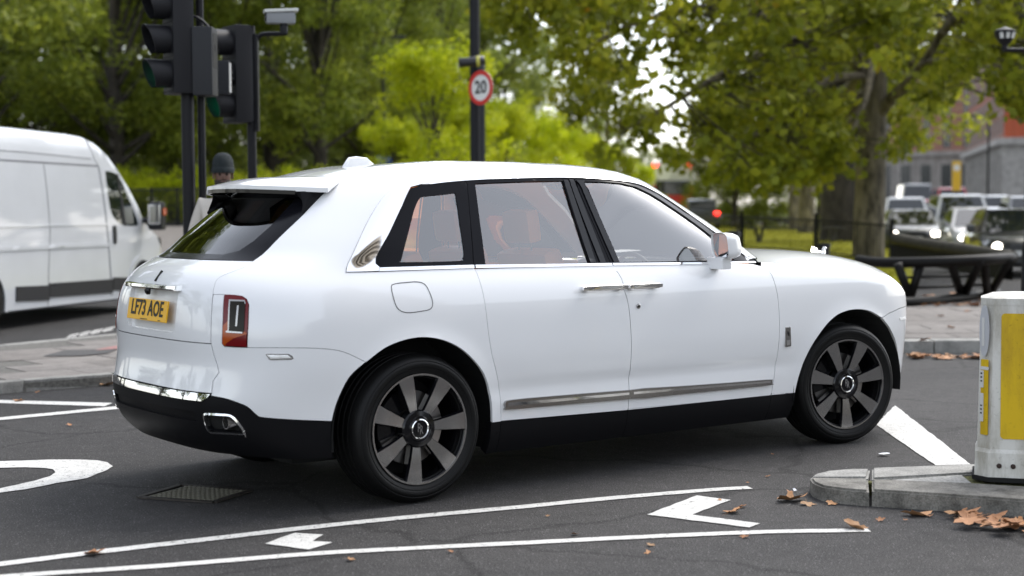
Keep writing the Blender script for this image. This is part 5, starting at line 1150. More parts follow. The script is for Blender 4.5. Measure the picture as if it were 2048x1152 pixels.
MB().tube([(.05, 0, .03), (-.05, 0, .015), (-.20, -.01, .0), (-.37, -.02, -.02)], [.07, .09, .075, .08], 12).build('wrapping', 'bag_black', wr, True); MB().tube([(-.035, 0, .012), (-.085, 0, .008)], .093, 12).build('tape', 'tape_yellow', wr, True); MB().tube([(0, 0, -.30), (0, 0, .05)], .05, 10).build('stem', 'bag_black', wr, True)
def thin_lamp(px, ptop, d, label, arm=1.):
    p = dp(px, 500, d); z0 = gz(p[0], p[1]); zt = dp(px, ptop, d)[2]-z0; o = empty('street_lamp', (p[0], p[1], z0), 0, label, 'street lamp')
    MB().lathe([(.10, 0), (.09, 1.2), (.065, 1.3), (.05, zt)], 12, 'z').build('post', 'pole_black', o, sharp=40); MB().tube([(0, 0, zt-.1), (.3*arm, 0, zt), (.45*arm, 0, zt+.02)], .03, 8).build('arm', 'pole_black', o, True); MB().bbox(*sorted((.40*arm, .85*arm)), -.09, .09, zt-.02, zt+.09, .03).build('lantern', 'signal_grey', o)
thin_lamp(769, 76, 58., 'slim black street lamp above the blue sign'); thin_lamp(1066, 192, 95., 'distant faint street lamp among the bright trees'); thin_lamp(1975, 232, 70., 'thin dark street lamp before the red brick building', -1)
pbz = dp(768, 321, 56.); bs = empty('direction_sign', (pbz[0], pbz[1], gz(pbz[0], pbz[1])), 0, 'small blue sign seen just above the suv roof', 'sign'); hb = pbz[2]-gz(pbz[0], pbz[1]); MB().bbox(-.32, .32, -.02, .0, hb-.35, hb+.16, .01).build('panel', 'sign_blue', bs); MB().lathe([(.04, 0), (.04, hb)], 10, 'z', (0, .03, 0)).build('post', 'signal_grey', bs); MB().box(-.25, .2, -.024, -.02, hb+.0, hb+.06).build('print', 'sign_white', bs)
py_ = dp(1913, 352, 78.); ys = empty('parking_sign', (py_[0], py_[1], gz(py_[0], py_[1])), 0, 'yellow roadside sign above the red vehicle roof', 'sign'); hb = py_[2]; MB().bbox(-.22, .22, -.02, 0, hb-.75, hb+.75, .01).build('panel', 'sign_yellow', ys); MB().lathe([(.05, 0), (.05, hb)], 10, 'z', (0, .04, 0)).build('post', 'pole_black', ys); MB().lathe([(.17, -.026), (0, -.027)], 20, 'y', (0, 0, hb+.42)).build('roundel', 'sign_white', ys)
# lantern at the upper right
pl_ = dp(2047, 500, 19.); ln = empty('park_lantern', (pl_[0]+.04, pl_[1], 0), 0, 'black bracket lantern with pale glass on a slim post', 'street lamp'); zl = dp(2003, 100, 19.)[2]
MB().lathe([(.07, 0), (.06, 1.), (.035, 1.1), (.03, zl+.02)], 14, 'z').build('post', 'pole_black', ln, sharp=40); MB().tube([(0, 0, zl), (-.3, 0, zl)], .025, 8).build('arm', 'pole_black', ln)
MB().lathe([(.03, .0), (.035, .06), (.07, .09), (.12, .16), (.13, .22), (.115, .225)], 20, 'z', (-.30, 0, zl)).build('lantern_bowl', 'signal_black', ln, sharp=30); MB().lathe([(.08, .12), (.125, .20), (.122, .24), (.0, .29)], 20, 'z', (-.30, 0, zl)).build('lantern_top', 'signal_black', ln, sharp=30)
for a in (-125, -90, -55): MB().box(-.022, .022, -.004, .004, -.035, .035).xf(Matrix.Translation((-.30+.122*cos(radians(a)), .122*sin(radians(a)), zl+.17)) @ Matrix.Rotation(radians(a+90), 4, 'Z') @ Matrix.Rotation(.3, 4, 'X')).build('glass_panel', 'shield_white', ln)
# ------------------------------------------------------------------ black barrier on the far pavement
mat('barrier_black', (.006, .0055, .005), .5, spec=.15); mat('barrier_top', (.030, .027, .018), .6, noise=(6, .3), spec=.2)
br = empty('pavement_barrier', (0, 0, 0), 0, 'low black boat-shaped steel barrier with V struts on the far pavement', 'barrier')
def bpx(px, py, d): return dp(px, py, d)
f_top = [bpx(1715, 520, 23.), bpx(1760, 525, 22.6), bpx(1830, 525, 22.2), bpx(1900, 523, 22.), bpx(1970, 519, 22.1), bpx(2026, 515, 22.6)]
b_top = [bpx(1786, 477, 25.), bpx(1840, 487, 24.6), bpx(1900, 496, 24.), bpx(1960, 505, 23.4), bpx(2026, 515, 22.6)]
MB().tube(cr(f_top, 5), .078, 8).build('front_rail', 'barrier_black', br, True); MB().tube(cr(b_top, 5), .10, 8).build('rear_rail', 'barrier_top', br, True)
bt = [(*gp(1725, 612, PZ)[:2], PZ+.05), (*gp(1815, 612, PZ)[:2], PZ+.05), (*gp(1905, 604, PZ)[:2], PZ+.05), (*gp(1995, 592, PZ)[:2], PZ+.05)]
MB().tube(cr(bt, 5), .075, 8).build('foot_rail', 'barrier_black', br, True)
for (tx, ty), (bx, by), d in (((1795, 528), (1822, 606), 22.2), ((1842, 528), (1818, 606), 22.2), ((1902, 526), (1924, 600), 22.), ((1960, 522), (1926, 600), 22.), ((1968, 520), (1975, 596), 22.1), ((2020, 518), (1978, 596), 22.4)):
    a = bpx(tx, ty, d); b = gp(bx, by, PZ); MB().tube([a, (b[0], b[1], PZ+.03)], .066, 8).build('strut', 'barrier_black', br, True)
for q in (.35, .62): MB().tube([tuple(np.array(bpx(1806, 528, 22.3))*(1-q)+np.array((*gp(1815, 606, PZ)[:2], PZ))*q), tuple(np.array(bpx(1975, 522, 22.3))*(1-q)+np.array((*gp(1960, 598, PZ)[:2], PZ))*q)], .022, 8).build('cross_rail', 'barrier_black', br, True)
v = [tuple(p) for p in cr(b_top, 4)]; v2 = [(x, y, max(PZ, z-.34)) for x, y, z in v]; n = len(v); mk('side_plate', v+v2+[(x, y+.03, z) for x, y, z in v+v2], [(i, n+i, n+i+1, i+1) for i in range(n-1)]+[(2*n+i, 2*n+i+1, 3*n+i+1, 3*n+i) for i in range(n-1)], 'barrier_black', br, True)
# ------------------------------------------------------------------ park lawn, fence, benches
mat('lawn', (.36, .345, .03), .95, noise=(.6, .35, 8), bump=(60, .5), spec=.1)
lx0, ly0 = 1.0, 24.3
lv = []; cols = 30; rows_ = 16
for j in range(rows_+1):
    y = 24.3+(95-24.3)*(j/rows_)**1.3
    for i in range(cols+1):
        x = -3.+(y*.262+3.)*i/cols; lv.append((x, y, gz(x, y)+.10))
tag(mk('lawn', lv, [(j*(cols+1)+i, j*(cols+1)+i+1, (j+1)*(cols+1)+i+1, (j+1)*(cols+1)+i) for j in range(rows_) for i in range(cols)], 'lawn', None, True), kind='structure')
# grass blades as ground cover
gvv = []; gff = []
for k in range(26000):
    y = 24.6+55*random.random()**1.5; x = random.uniform(3., y*.258); z = gz(x, y)+.10; a = random.uniform(0, 6.28); h = random.uniform(.03, .075); w = .012; n = len(gvv)
    gvv += [(x-w*cos(a), y-w*sin(a), z), (x+w*cos(a), y+w*sin(a), z), (x+random.uniform(-.03, .03), y+random.uniform(-.03, .03), z+h)]; gff.append((n, n+1, n+2))
tag(mk('grass', gvv, gff, 'lawn'), 'short green park grass behind the black barrier', 'grass', kind='stuff')
fe = empty('park_fence', (0, 0, 0), 0, 'thin black hooped railing along the park lawn', 'fence')
fpts = [dp(1330, 500, 46.), dp(1483, 500, 43.), dp(1632, 500, 40.), dp(1783, 500, 37.5)]
for i, p in enumerate(fpts):
    z = gz(p[0], p[1])+.1; MB().bbox(p[0]-.05, p[0]+.05, p[1]-.05, p[1]+.05, z, z+1.12, .01).build('post', 'pole_black', fe)
for a, b in zip(fpts[:-1], fpts[1:]):
    a, b = np.array(a[:2]), np.array(b[:2]); za, zb_ = gz(*a)+.1, gz(*b)+.1; L = np.hypot(*(b-a)); n = int(L/.115); mb = MB()
    for k in range(1, n):
        p = a+(b-a)*k/n; z = za+(zb_-za)*k/n; mb.box(p[0]-.010, p[0]+.010, p[1]-.01, p[1]+.01, z+.02, z+.98)
    mb.build('railing_bars', 'pole_black', fe)['kind'] = 'stuff'
    for h in (.12, .95): MB().tube([(*a, za+h), (*b, zb_+h)], .022, 6).build('rail', 'pole_black', fe)
mat('wood_grey', (.07, .065, .055), .8, noise=(10, .3))
for px, d, L, lab in ((1428, 54., 2.4, 'dark wooden park bench on the lawn nearer the bus'), (1592, 50., 3.2, 'dark wooden park bench on the lawn before the big trunk')):
    p = dp(px, 430, d); z = gz(p[0], p[1])+.1; b_ = empty('park_bench', (p[0], p[1], z), .05, lab, 'bench')
    for k in range(3): MB().bbox(-L/2, L/2, -.22+k*.15, -.09+k*.15, .44, .49, .01).build('seat_plank', 'wood_grey', b_)
    for sx in (-.38, .38):
        for t in (-1, 1): MB().tube([(sx*L+t*.12, 0, .44), (sx*L+t*.02, 0, 0)], .06, 6).build('leg', 'wood_grey', b_)
# bollards by the fence
for px, py, d, lab in ((1648, 505, 30., 'squat black bollard beyond the bonnet near the plane trunk'), (1466, 480, 28., 'squat black bollard behind the door mirror')):
    p = dp(px, py, d); z = gz(p[0], p[1])+.1; o = empty('street_bollard', (p[0], p[1], z), 0, lab, 'bollard'); h = max(.5, dp(px, py-20, d)[2]-z); MB().lathe([(.13, 0), (.13, h*.5), (.11, h*.55), (.11, h*.85), (.14, h*.88), (.13, h*.97), (.0, h)], 16, 'z').build('shaft', 'pole_black', o, sharp=40); MB().lathe([(.15, 0), (.15, .08), (.13, .1)], 16, 'z').build('foot', 'pole_black', o, sharp=40)
# railing on the left, behind the van
rl = empty('park_railing', (0, 0, 0), 0, 'dark mesh railing behind the signals on the park edge', 'railing')
ra = [dp(px, 430, 52.) for px in range(-60, 470, 52)]
for p in ra: z = gz(p[0], p[1]); MB().box(p[0]-.04, p[0]+.04, p[1]-.04, p[1]+.04, z, z+1.3).build('post', 'pole_black', rl)
for a, b in zip(ra[:-1], ra[1:]):
    mb = MB(); n = 10
    for k in range(1, n): x = a[0]+(b[0]-a[0])*k/n; z = gz(x, 52.); mb.box(x-.014, x+.014, 51.98, 52.02, z+.05, z+1.25)
    mb.build('railing_bars', 'pole_black', rl)['kind'] = 'stuff'
    for h in (.1, 1.22): MB().tube([(a[0], 52, gz(a[0], 52)+h), (b[0], 52, gz(b[0], 52)+h)], .035, 6).build('rail', 'signal_grey', rl)
fw = [(-30, 26), (-2, 26), (-2.5, 48), (-30, 51)]
# pale footway in front of the railing
fv = []
for j in range(5):
    for i in range(9): x = -30+32*i/8; y = 33+17*j/4; fv.append((x, y, gz(x, y)+.06))
tag(mk('footway', fv, [(j*9+i, j*9+i+1, j*9+10+i, j*9+9+i) for j in range(4) for i in range(8)], 'slab_stone', None, True), kind='structure')
# ------------------------------------------------------------------ queue of traffic on the right
mat('head_lit', (1, .95, .85), .3, emit=((1., .93, .80), 5.)); mat('tail_lit', (.5, .01, .01), .3, emit=((1., .03, .02), 4.)); mat('screen_dark', (.012, .015, .017), .05, coat=1.); mat('traffic_trim', (.012, .012, .013), .4)
PAINTS = {}
def paint(name, col): PAINTS[name] = mat('traffic_'+name, col, .3, coat=1.)
paint('black', (.012, .013, .015)); paint('dark', (.05, .055, .06)); paint('white', (.62, .63, .64)); paint('silver', (.34, .35, .37)); paint('red', (.42, .015, .02)); paint('grey', (.16, .17, .18))
def traffic(px, d, rz, col, label, H=1.48, L=4.4, W=1.8, van=False, lights=True, group='vehicles queuing on the avenue'):
    p = dp(px, 500, d); o = empty('queuing_van' if van else 'queuing_car', (p[0], p[1], gz(p[0], p[1])), rz, label, 'van' if van else 'car', group)
    # local: front towards -y
    zb = .28; bon = .92 if not van else 1.05; hw = W/2
    def loft(rings, name, m, par):
        v = []; f = []; n = len(rings[0])
        for r in rings: v += r
        for i in range(len(rings)-1): f += [(i*n+k, (i+1)*n+k, (i+1)*n+(k+1) % n, i*n+(k+1) % n) for k in range(n)]
        f += [tuple(range(n)), tuple(range((len(rings)-1)*n, len(rings)*n))[::-1]]
        ob = mk(name, v, f, m, par, True, 35)
        bm = bmesh.new(); bm.from_mesh(ob.data); bmesh.ops.recalc_face_normals(bm, faces=bm.faces[:]); bm.to_mesh(ob.data); bm.free(); return ob
    def sec(y, w, z0, z1, c): return [(-w, y, z0+c), (-w+c, y, z0), (w-c, y, z0), (w, y, z0+c), (w, y, z1-c*1.4), (w-c*1.4, y, z1), (-w+c*1.4, y, z1), (-w, y, z1-c*1.4)]
    F_ = -.9
    body_ = loft([sec(F_, hw*.82, zb+.06, bon-.26, .08), sec(F_+.12, hw*.94, zb, bon-.14, .08), sec(F_+.5, hw, zb-.06, bon-.04, .08), sec(F_+1.05, hw, zb-.06, bon+.04, .08), sec(F_+L*.75, hw, zb-.06, bon+.06, .08), sec(F_+L*.97, hw*.95, zb, bon+.02, .08), sec(F_+L, hw*.86, zb+.08, bon-.1, .08)], 'body', col, o)
    y0, y1, y2, y3 = (F_+.95, F_+1.72, F_+L*.72, F_+L*.9) if not van else (F_+.75, F_+1.35, F_+L*.93, F_+L*.98)
    def gsec(y, w, z): return [(-w, y, z), (w, y, z)]
    bz = bon+.03
    cab = [(-hw*.93, y0, bz), (hw*.93, y0, bz), (hw*.93, y3, bz), (-hw*.93, y3, bz), (-hw*.72, y1, H-.03), (hw*.72, y1, H-.03), (hw*.72, y2, H-.03), (-hw*.72, y2, H-.03), (-hw*.62, y1+.15, H), (hw*.62, y1+.15, H), (hw*.62, y2-.15, H), (-hw*.62, y2-.15, H)]
    cf = [(0, 1, 5, 4), (1, 2, 6, 5), (2, 3, 7, 6), (3, 0, 4, 7), (4, 5, 9, 8), (5, 6, 10, 9), (6, 7, 11, 10), (7, 4, 8, 11), (8, 9, 10, 11)]
    mk('cabin', cab, cf, col, o)
    def lerp(a, b, t): return tuple(np.array(a)+(np.array(b)-np.array(a))*t)
    def quad(nm, a, b, c, d_, k, off, m):
        A, B, C_, D_ = [np.array(q, float) for q in (a, b, c, d_)]; ce = (A+B+C_+D_)/4; nrm = np.cross(B-A, D_-A); nrm /= np.linalg.norm(nrm); Q = [ce+(q-ce)*k+nrm*off for q in (A, B, C_, D_)]; return mk(nm, Q, [(0, 1, 2, 3)], m, o)
    quad('windscreen', cab[0], cab[1], cab[5], cab[4], .88, .008, 'screen_dark')
    quad('side_window', cab[1], cab[2], cab[6], cab[5], .84, .008, 'screen_dark'); quad('side_window', cab[3], cab[0], cab[4], cab[7], .84, .008, 'screen_dark'); quad('rear_window', cab[2], cab[3], cab[7], cab[6], .84, .008, 'screen_dark')
    for s in (-1, 1):
        MB().lathe([(.105, -.0), (.08, -.05), (0, -.07)], 16, 'y', (s*hw*.68, F_+.05, bon-.26)).xf(Matrix.Diagonal((1, 1, 1, 1))).build('headlight', 'head_lit' if lights else 'lens_clear', o, True)
        MB().bbox(*sorted((s*(hw+.02), s*(hw+.20))), y0+.45, y0+.57, bon+.06, bon+.22, .03).build('wing_mirror', col, o)
        for wy in (F_+.85, F_+L-.85): MB().lathe([(.20, -.10), (.31, -.10), (.33, -.06), (.33, .06), (.31, .10), (.20, .10), (0, .08)], 20, 'x', (s*(hw-.10), wy, .33)).build('wheel', 'rubber', o, sharp=40)
    MB().bbox(-hw*.42, hw*.42, F_-.02, F_+.06, bon-.38, bon-.18, .02).build('grille', 'traffic_trim', o); MB().bbox(-hw*.8, hw*.8, F_-.03, F_+.1, zb+.02, zb+.20, .03).build('lower_grille', 'traffic_trim', o); MB().box(-.26, .26, F_-.045, F_-.03, zb+.20, zb+.31).build('number_plate', 'sticker', o)
    return o
hd = math.atan2(8, 46)
traffic(2042, 33.5, -hd, PAINTS['black'], 'black car at the head of the queue by the barrier', 1.5)
traffic(1962, 43.5, -hd, PAINTS['silver'], 'silver car behind the black queue leader', 1.52)
traffic(1925, 51., -hd, PAINTS['white'], 'tall white people carrier in the queue with one lamp showing', 1.95, 4.9, 1.95, True)
traffic(1824, 50., -hd, PAINTS['dark'], 'dark grey saloon with bright headlamps left of the white people carrier', 1.46)
traffic(1812, 60., -hd, PAINTS['white'], 'white van close behind the dark grey saloon', 1.9, 5., 1.95, True)
traffic(1757, 68., -hd, PAINTS['dark'], 'dark car with headlamps beside the plane trunk', 1.45)
traffic(1985, 62., -hd, PAINTS['white'], 'white minibus standing behind the silver car', 2.0, 5.2, 1.95, True, False)
traffic(2075, 46., -hd, PAINTS['grey'], 'grey off-roader at the outer lane of the queue', 1.85, 4.6, 1.95)
traffic(1905, 84., -hd, PAINTS['red'], 'red van far back in the queue', 2.6, 5.5, 2.0, True, False)
traffic(1835, 90., -hd, PAINTS['grey'], 'distant grey lorry cab with two small lamps', 2.9, 6., 2.2, True)
traffic(1874, 76., -hd, PAINTS['red'], 'small red car between the grey lorry and red van', 1.9, 4., 1.8, False, False)
# bus and car going away
mat('bus_red', (.50, .02, .02), .35, coat=.5); mat('bus_white', (.62, .62, .60), .4)
pb_ = dp(1345, 450, 92.); bus = empty('city_bus', (pb_[0], pb_[1], gz(pb_[0], pb_[1])), -.12, 'red and white bus driving away beyond the lawn', 'bus')
MB().bbox(-1.25, 1.25, 0, 10., .35, 2.35, .12).build('lower_body', 'bus_red', bus, sharp=40); MB().bbox(-1.23, 1.23, .02, 9.9, 2.2, 3.75, .2).build('upper_body', 'bus_white', bus, sharp=40); MB().bbox(-1.0, 1.0, -.04, .05, 1.75, 2.6, .04).build('rear_window', 'screen_dark', bus)
for s in (-1, 1):
    for z in (.85, 3.55): MB().bbox(s*1.05-.12, s*1.05+.12, -.05, .02, z-.12, z+.12, .03).build('tail_light', 'tail_lit', bus)
    for y in (2., 7.5): MB().lathe([(.3, -.12), (.48, -.12), (.48, .12), (.3, .12)], 20, 'x', (s*1.1, y, .48)).build('wheel', 'rubber', bus)
pt_ = dp(1404, 450, 74.); tc_ = empty('departing_car', (pt_[0], pt_[1], gz(pt_[0], pt_[1])), -.1, 'dark car with red tail lights lit beyond the lawn', 'car')
MB().bbox(-.88, .88, 0, 4.2, .25, .95, .12).build('body', PAINTS['dark'], tc_, sharp=40); MB().bbox(-.72, .72, .3, 2.9, .85, 1.48, .18).build('cabin', PAINTS['dark'], tc_, sharp=40); MB().bbox(-.6, .6, .26, .34, .98, 1.38, .03).build('rear_window', 'screen_dark', tc_)
for s in (-1, 1):
    MB().bbox(s*.72-.13, s*.72+.13, -.03, .05, .68, .86, .03).build('tail_light', 'tail_lit', tc_)
    for y in (.8, 3.4): MB().lathe([(.2, -.1), (.32, -.1), (.32, .1), (.2, .1)], 18, 'x', (s*.78, y, .32)).build('wheel', 'rubber', tc_)
pr_ = dp(1327, 345, 60.); rs_ = empty('round_sign', (pr_[0], pr_[1], gz(pr_[0], pr_[1])), 0, 'small round sign on a post before the bus', 'sign'); hb = pr_[2]-gz(pr_[0], pr_[1]); MB().lathe([(.04, 0), (.04, hb)], 10, 'z').build('post', 'pole_black', rs_); MB().lathe([(.3, -.05), (.3, -.07), (0, -.07)], 24, 'y', (0, 0, hb)).build('plate', 'sign_white', rs_)
# ------------------------------------------------------------------ buildings
def brick_mat(name, c, mortar, sc):
    m, nt, b, N = node_mat(name); tc = N('TexCoord'); bt_ = N('TexBrick', Scale=sc); bt_.inputs['Color1'].default_value = (*c, 1); bt_.inputs['Color2'].default_value = (*[q*.8 for q in c], 1); bt_.inputs['Mortar'].default_value = (*mortar, 1)
    nt.links.new(tc.outputs['Object'], bt_.inputs['Vector']); nt.links.new(bt_.outputs[0], b.inputs['Base Color']); b.inputs['Roughness'].default_value = .9
brick_mat('brick_red', (.42, .085, .032), (.30, .12, .08), 3.); brick_mat('brick_pink', (.38, .12, .07), (.30, .16, .12), 3.); mat('portland', (.30, .285, .265), .85, noise=(1.5, .25)); mat('win_glass', (.05, .055, .06), .1); mat('roof_grey', (.10, .10, .11), .8)
def facade_building(name, P0, P1, depth, H, base, mwall, cols, rows, label, extra=0):
    P0, P1 = np.array(P0), np.array(P1); d = P1-P0; L = np.hypot(*d); t = d/L; rz = math.atan2(t[1], t[0]); o = empty(name, (P0[0], P0[1], 0), rz, label, 'building')
    MB().box(0, L, 0, depth, base, H).build('wall', mwall, o); MB().box(-.25, L+.25, -.25, depth+.25, 0, base).build('stone_base', 'portland', o)
    MB().box(-.9, L+.9, -.9, depth+.9, base-.02, base+.9).build('cornice', 'portland', o); MB().box(-.5, L+.5, -.5, depth+.5, H, H+.8).build('parapet', 'portland', o); MB().box(1, L-1, 1, depth-1, H+.8, H+3.5).build('roof', 'roof_grey', o)
    fr = MB().box(-.75, .75, -.14, .05, -.12, 2.1).v; wm = None
    def window(x, z, face):
        nonlocal wm
        if wm is None:
            mb = MB().box(-.70, -.62, -.14, .0, -.1, 2.1).box(.62, .70, -.14, .0, -.1, 2.1).box(-.72, .72, -.18, 0, -.18, -.05).box(-.70, .70, -.14, 0, 2.05, 2.15).box(-.62, .62, -.10, 0, .95, 1.05).box(-.05, .05, -.10, 0, 0, 2.05)
            wm = (mb.build('window', 'portland', o).data, MB().box(-.62, .62, -.06, .0, 0, 2.05).build('pane', 'win_glass', None).data); ob = [q for q in COL.objects if q.data == wm[0]][0]; pn = [q for q in COL.objects if q.data == wm[1]][0]; pn.parent = ob
        else: ob = link('window', wm[0], o); pn = link('pane', wm[1], ob)
        if face == 0: ob.location = (x, -.0, z)
        else: ob.location = (L if face == 1 else 0, x, z); ob.rotation_euler = (0, 0, pi/2 if face == 1 else -pi/2)
    st = (H-base-1.)/rows
    for r in range(rows):
        for c in range(cols): window(L*(c+.5)/cols, base+1.2+r*st+.4, 0)
        for c in range(4): window(depth*(c+.5)/4, base+1.2+r*st+.4, 2 if extra == 0 else 1)
    for c in range(cols):
        x = L*(c+.5)/cols; ob = MB().box(x-.9, x+.9, -.32, -.2, 1.0, base-1.6).build('shop_window', 'win_glass', o); MB().box(x+.9+.2, x+.9+.7, -.5, -.2, 0, base-.3).build('pilaster', 'portland', o)
    for r in range(1, rows, 2): MB().box(-.1, L+.1, -.12, 0, base+1.0+r*st-.15, base+1.0+r*st+.1).build('stone_band', 'portland', o)
    return o
facade_building('brick_building', (76.5, 258.), (64.2, 200.), 26., 30., 9.6, 'brick_red', 15, 6, 'red brick corner building over a pale stone base beside the avenue')
facade_building('stone_building', (62., 292.), (112., 268.), 20., 27., 11., 'brick_pink', 15, 5, 'pinkish brick building with columned stone base behind the traffic queue')

# ------------------------------------------------------------------ behind the camera: an added terrace, and the tower seen in the chrome
facade_building('unseen_terrace', (98., 30.), (90., -120.), 14., 16., 5., 'portland', 20, 3, 'unseen stone terrace added for its faint reflection in the suv doors')  # unseen row, added to darken the reflection low on the doors
mat('tower_stone', (.34, .29, .23), .85, noise=(2, .15))
tw_ = empty('round_tower', (54., -25., 0), 0, 'curved concrete tower of balconies mirrored in the chrome quarter finisher', 'building')
MB().lathe([(9.6, 0), (9.6, 46.)], 40, 'z').build('core', 'win_glass', tw_, True)
for k in range(14): MB().lathe([(9.5, 2.2+k*3.2), (11., 2.2+k*3.2), (11., 3.5+k*3.2), (10.7, 3.5+k*3.2), (9.5, 2.6+k*3.2)], 40, 'z').build('balcony', 'tower_stone', tw_, sharp=40)
for a in range(0, 360, 20): MB().box(-.25, .25, -.3, .3, 0, 46.5).xf(Matrix.Translation((9.7*cos(radians(a)), 9.7*sin(radians(a)), 0)) @ Matrix.Rotation(radians(a), 4, 'Z')).build('mullion', 'tower_stone', tw_)
MB().lathe([(10.5, 46), (10.5, 47.5), (0, 47.6)], 40, 'z').build('roof', 'tower_stone', tw_)
# ------------------------------------------------------------------ trees
def foliage_mat(name, dark, mid, lite, autumn=None, trans=.5):
    m, nt, b, N = node_mat(name); L = nt.links.new; at = N('Attribute', attribute_name='tint'); st = [(0., dark), (.45, mid), (.9, lite)]
    if autumn: st += [(.965, lite), (1., autumn)]
    r = ramp(nt, at.outputs['Fac'], st); oi = N('ObjectInfo'); hs = N('HueSaturation'); mr = N('MapRange'); mr.inputs['To Min'].default_value = .78; mr.inputs['To Max'].default_value = 1.18; L(oi.outputs['Random'], mr.inputs[0]); L(mr.outputs[0], hs.inputs['Value']); L(r.outputs[0], hs.inputs['Color'])
    L(hs.outputs[0], b.inputs['Base Color']); b.inputs['Roughness'].default_value = .55; b.inputs['Specular IOR Level'].default_value = .18
    tr = N('BsdfTranslucent'); L(hs.outputs[0], tr.inputs[0]); mx = N('MixShader', Fac=trans); L(b.outputs[0], mx.inputs[1]); L(tr.outputs[0], mx.inputs[2]); L(mx.outputs[0], nt.nodes['Material Output'].inputs[0])
foliage_mat('leaf_olive', (.060, .082, .011), (.15, .19, .022), (.30, .33, .04))
foliage_mat('leaf_hazy', (.12, .16, .034), (.23, .28, .055), (.36, .39, .08))  # paler leaf colour stands in for haze over the far trees
foliage_mat('leaf_lime', (.23, .30, .006), (.42, .49, .010), (.62, .64, .03))
foliage_mat('leaf_plane', (.10, .125, .013), (.22, .25, .02), (.38, .38, .033), (.55, .25, .02), .5)
foliage_mat('leaf_deep', (.075, .10, .014), (.16, .195, .024), (.27, .30, .04))
def bark_mat(name, c0, c1):
    m, nt, b, N = node_mat(name); L = nt.links.new; tc = N('TexCoord'); mp_ = N('Mapping'); mp_.inputs['Scale'].default_value = (1., 1., .35); n = N('TexNoise', Scale=5., Detail=8., Roughness=.6); L(tc.outputs['Object'], mp_.inputs[0]); L(mp_.outputs[0], n.inputs['Vector'])
    r = ramp(nt, n.outputs[0], [(.35, c0), (.5, [(a+b_)/2 for a, b_ in zip(c0, c1)]), (.66, c1)]); L(r.outputs[0], b.inputs['Base Color']); b.inputs['Roughness'].default_value = .9; bp = N('Bump', Strength=.6, Distance=.05); L(n.outputs[0], bp.inputs['Height']); L(bp.outputs[0], b.inputs['Normal'])
bark_mat('bark_plane', (.05, .042, .030), (.26, .225, .16)); bark_mat('bark_dark', (.02, .017, .013), (.07, .058, .045))
HEX = np.array([(-1., 0, 0), (-.35, .55, .10), (.35, .62, .08), (1., 0, -.06), (.35, -.62, .08), (-.35, -.55, .10)])*.5
DIA = np.array([(-1., 0, 0), (.05, .52, .10), (1., 0, -.05), (.05, -.52, .10)])*.5
def leaves_mesh(name, centers, radii, per, size, m, shape=DIA, rng=None, flat=.6):
    rng = rng or RNG; C = np.repeat(np.asarray(centers, float), per, axis=0); R = np.repeat(np.asarray(radii, float), per)
    n = len(C); d = rng.normal(size=(n, 3)); d /= np.linalg.norm(d, axis=1, keepdims=True); rr = rng.random(n)**.45
    P = C+d*(R*rr)[:, None]*np.array([1., 1., .75])
    nrm = d*.7+rng.normal(size=(n, 3))*.6+np.array([0, 0, flat]); nrm /= np.linalg.norm(nrm, axis=1, keepdims=True)
    t = np.cross(nrm, rng.normal(size=(n, 3))); t /= np.linalg.norm(t, axis=1, keepdims=True); bt_ = np.cross(nrm, t)
    s = size*(.65+.7*rng.random(n)); k = len(shape)
    V = P[:, None, :]+s[:, None, None]*(shape[None, :, 0:1]*t[:, None, :]+shape[None, :, 1:2]*bt_[:, None, :]+shape[None, :, 2:3]*nrm[:, None, :])
    V = V.reshape(-1, 3); me = bpy.data.meshes.new(name); nv = n*k
    me.vertices.add(nv); me.vertices.foreach_set('co', V.astype(np.float32).ravel()); me.loops.add(nv); me.loops.foreach_set('vertex_index', np.arange(nv, dtype=np.int32))
    me.polygons.add(n); me.polygons.foreach_set('loop_start', np.arange(0, nv, k, dtype=np.int32)); me.polygons.foreach_set('loop_total', np.full(n, k, np.int32)); me.update(calc_edges=True)
    a = me.attributes.new('tint', 'FLOAT', 'FACE'); ct = np.repeat(rng.random(len(centers)), per); a.data.foreach_set('value', np.clip(.55*rng.random(n)+.45*ct, 0, 1).astype(np.float32))
    me.materials.append(MATS[m]); return me
def crown_centers(n, R, H, z0, rng, low=.25):
    """clump centres of an uneven crown: big lobes carrying small clumps"""
    out = []; lobes = []
    for k in range(16):
        a = rng.random()*2*pi; z = rng.random()**.8; w = math.sqrt(max(.05, 1-(2*z-.85)**2*.75)); r = R*w*(.35+.6*rng.random()); lobes.append((r*cos(a), r*sin(a), z0+(H-z0)*(.06+.86*z), R*(.26+.20*rng.random())))
    for k in range(n):
        l = lobes[rng.integers(len(lobes))]; d = rng.normal(size=3); d /= np.linalg.norm(d); q = l[3]*rng.random()**.33; out.append((l[0]+d[0]*q, l[1]+d[1]*q, max(z0*.6, l[2]+d[2]*q*.9)))
    return np.array(out), lobes
def wood(name, H, r, lobes, m):
    mb = MB().tube(cr([(0, 0, -.1), (.05, .02, H*.2), (-.05, .06, H*.45), (.05, 0, H*.75)], 4), [r*(1.25-.9*i/12) for i in range(13)], 10)
    for l in lobes: z = l[2]*.55; mb.tube(cr([(0, 0, min(z, H*.6)), (l[0]*.5, l[1]*.5, (z+l[2])/2-.1), (l[0], l[1], l[2])], 3), [r*.40-(r*.34)*i/6 for i in range(7)], 6)
    return mb
CROWNS = {}
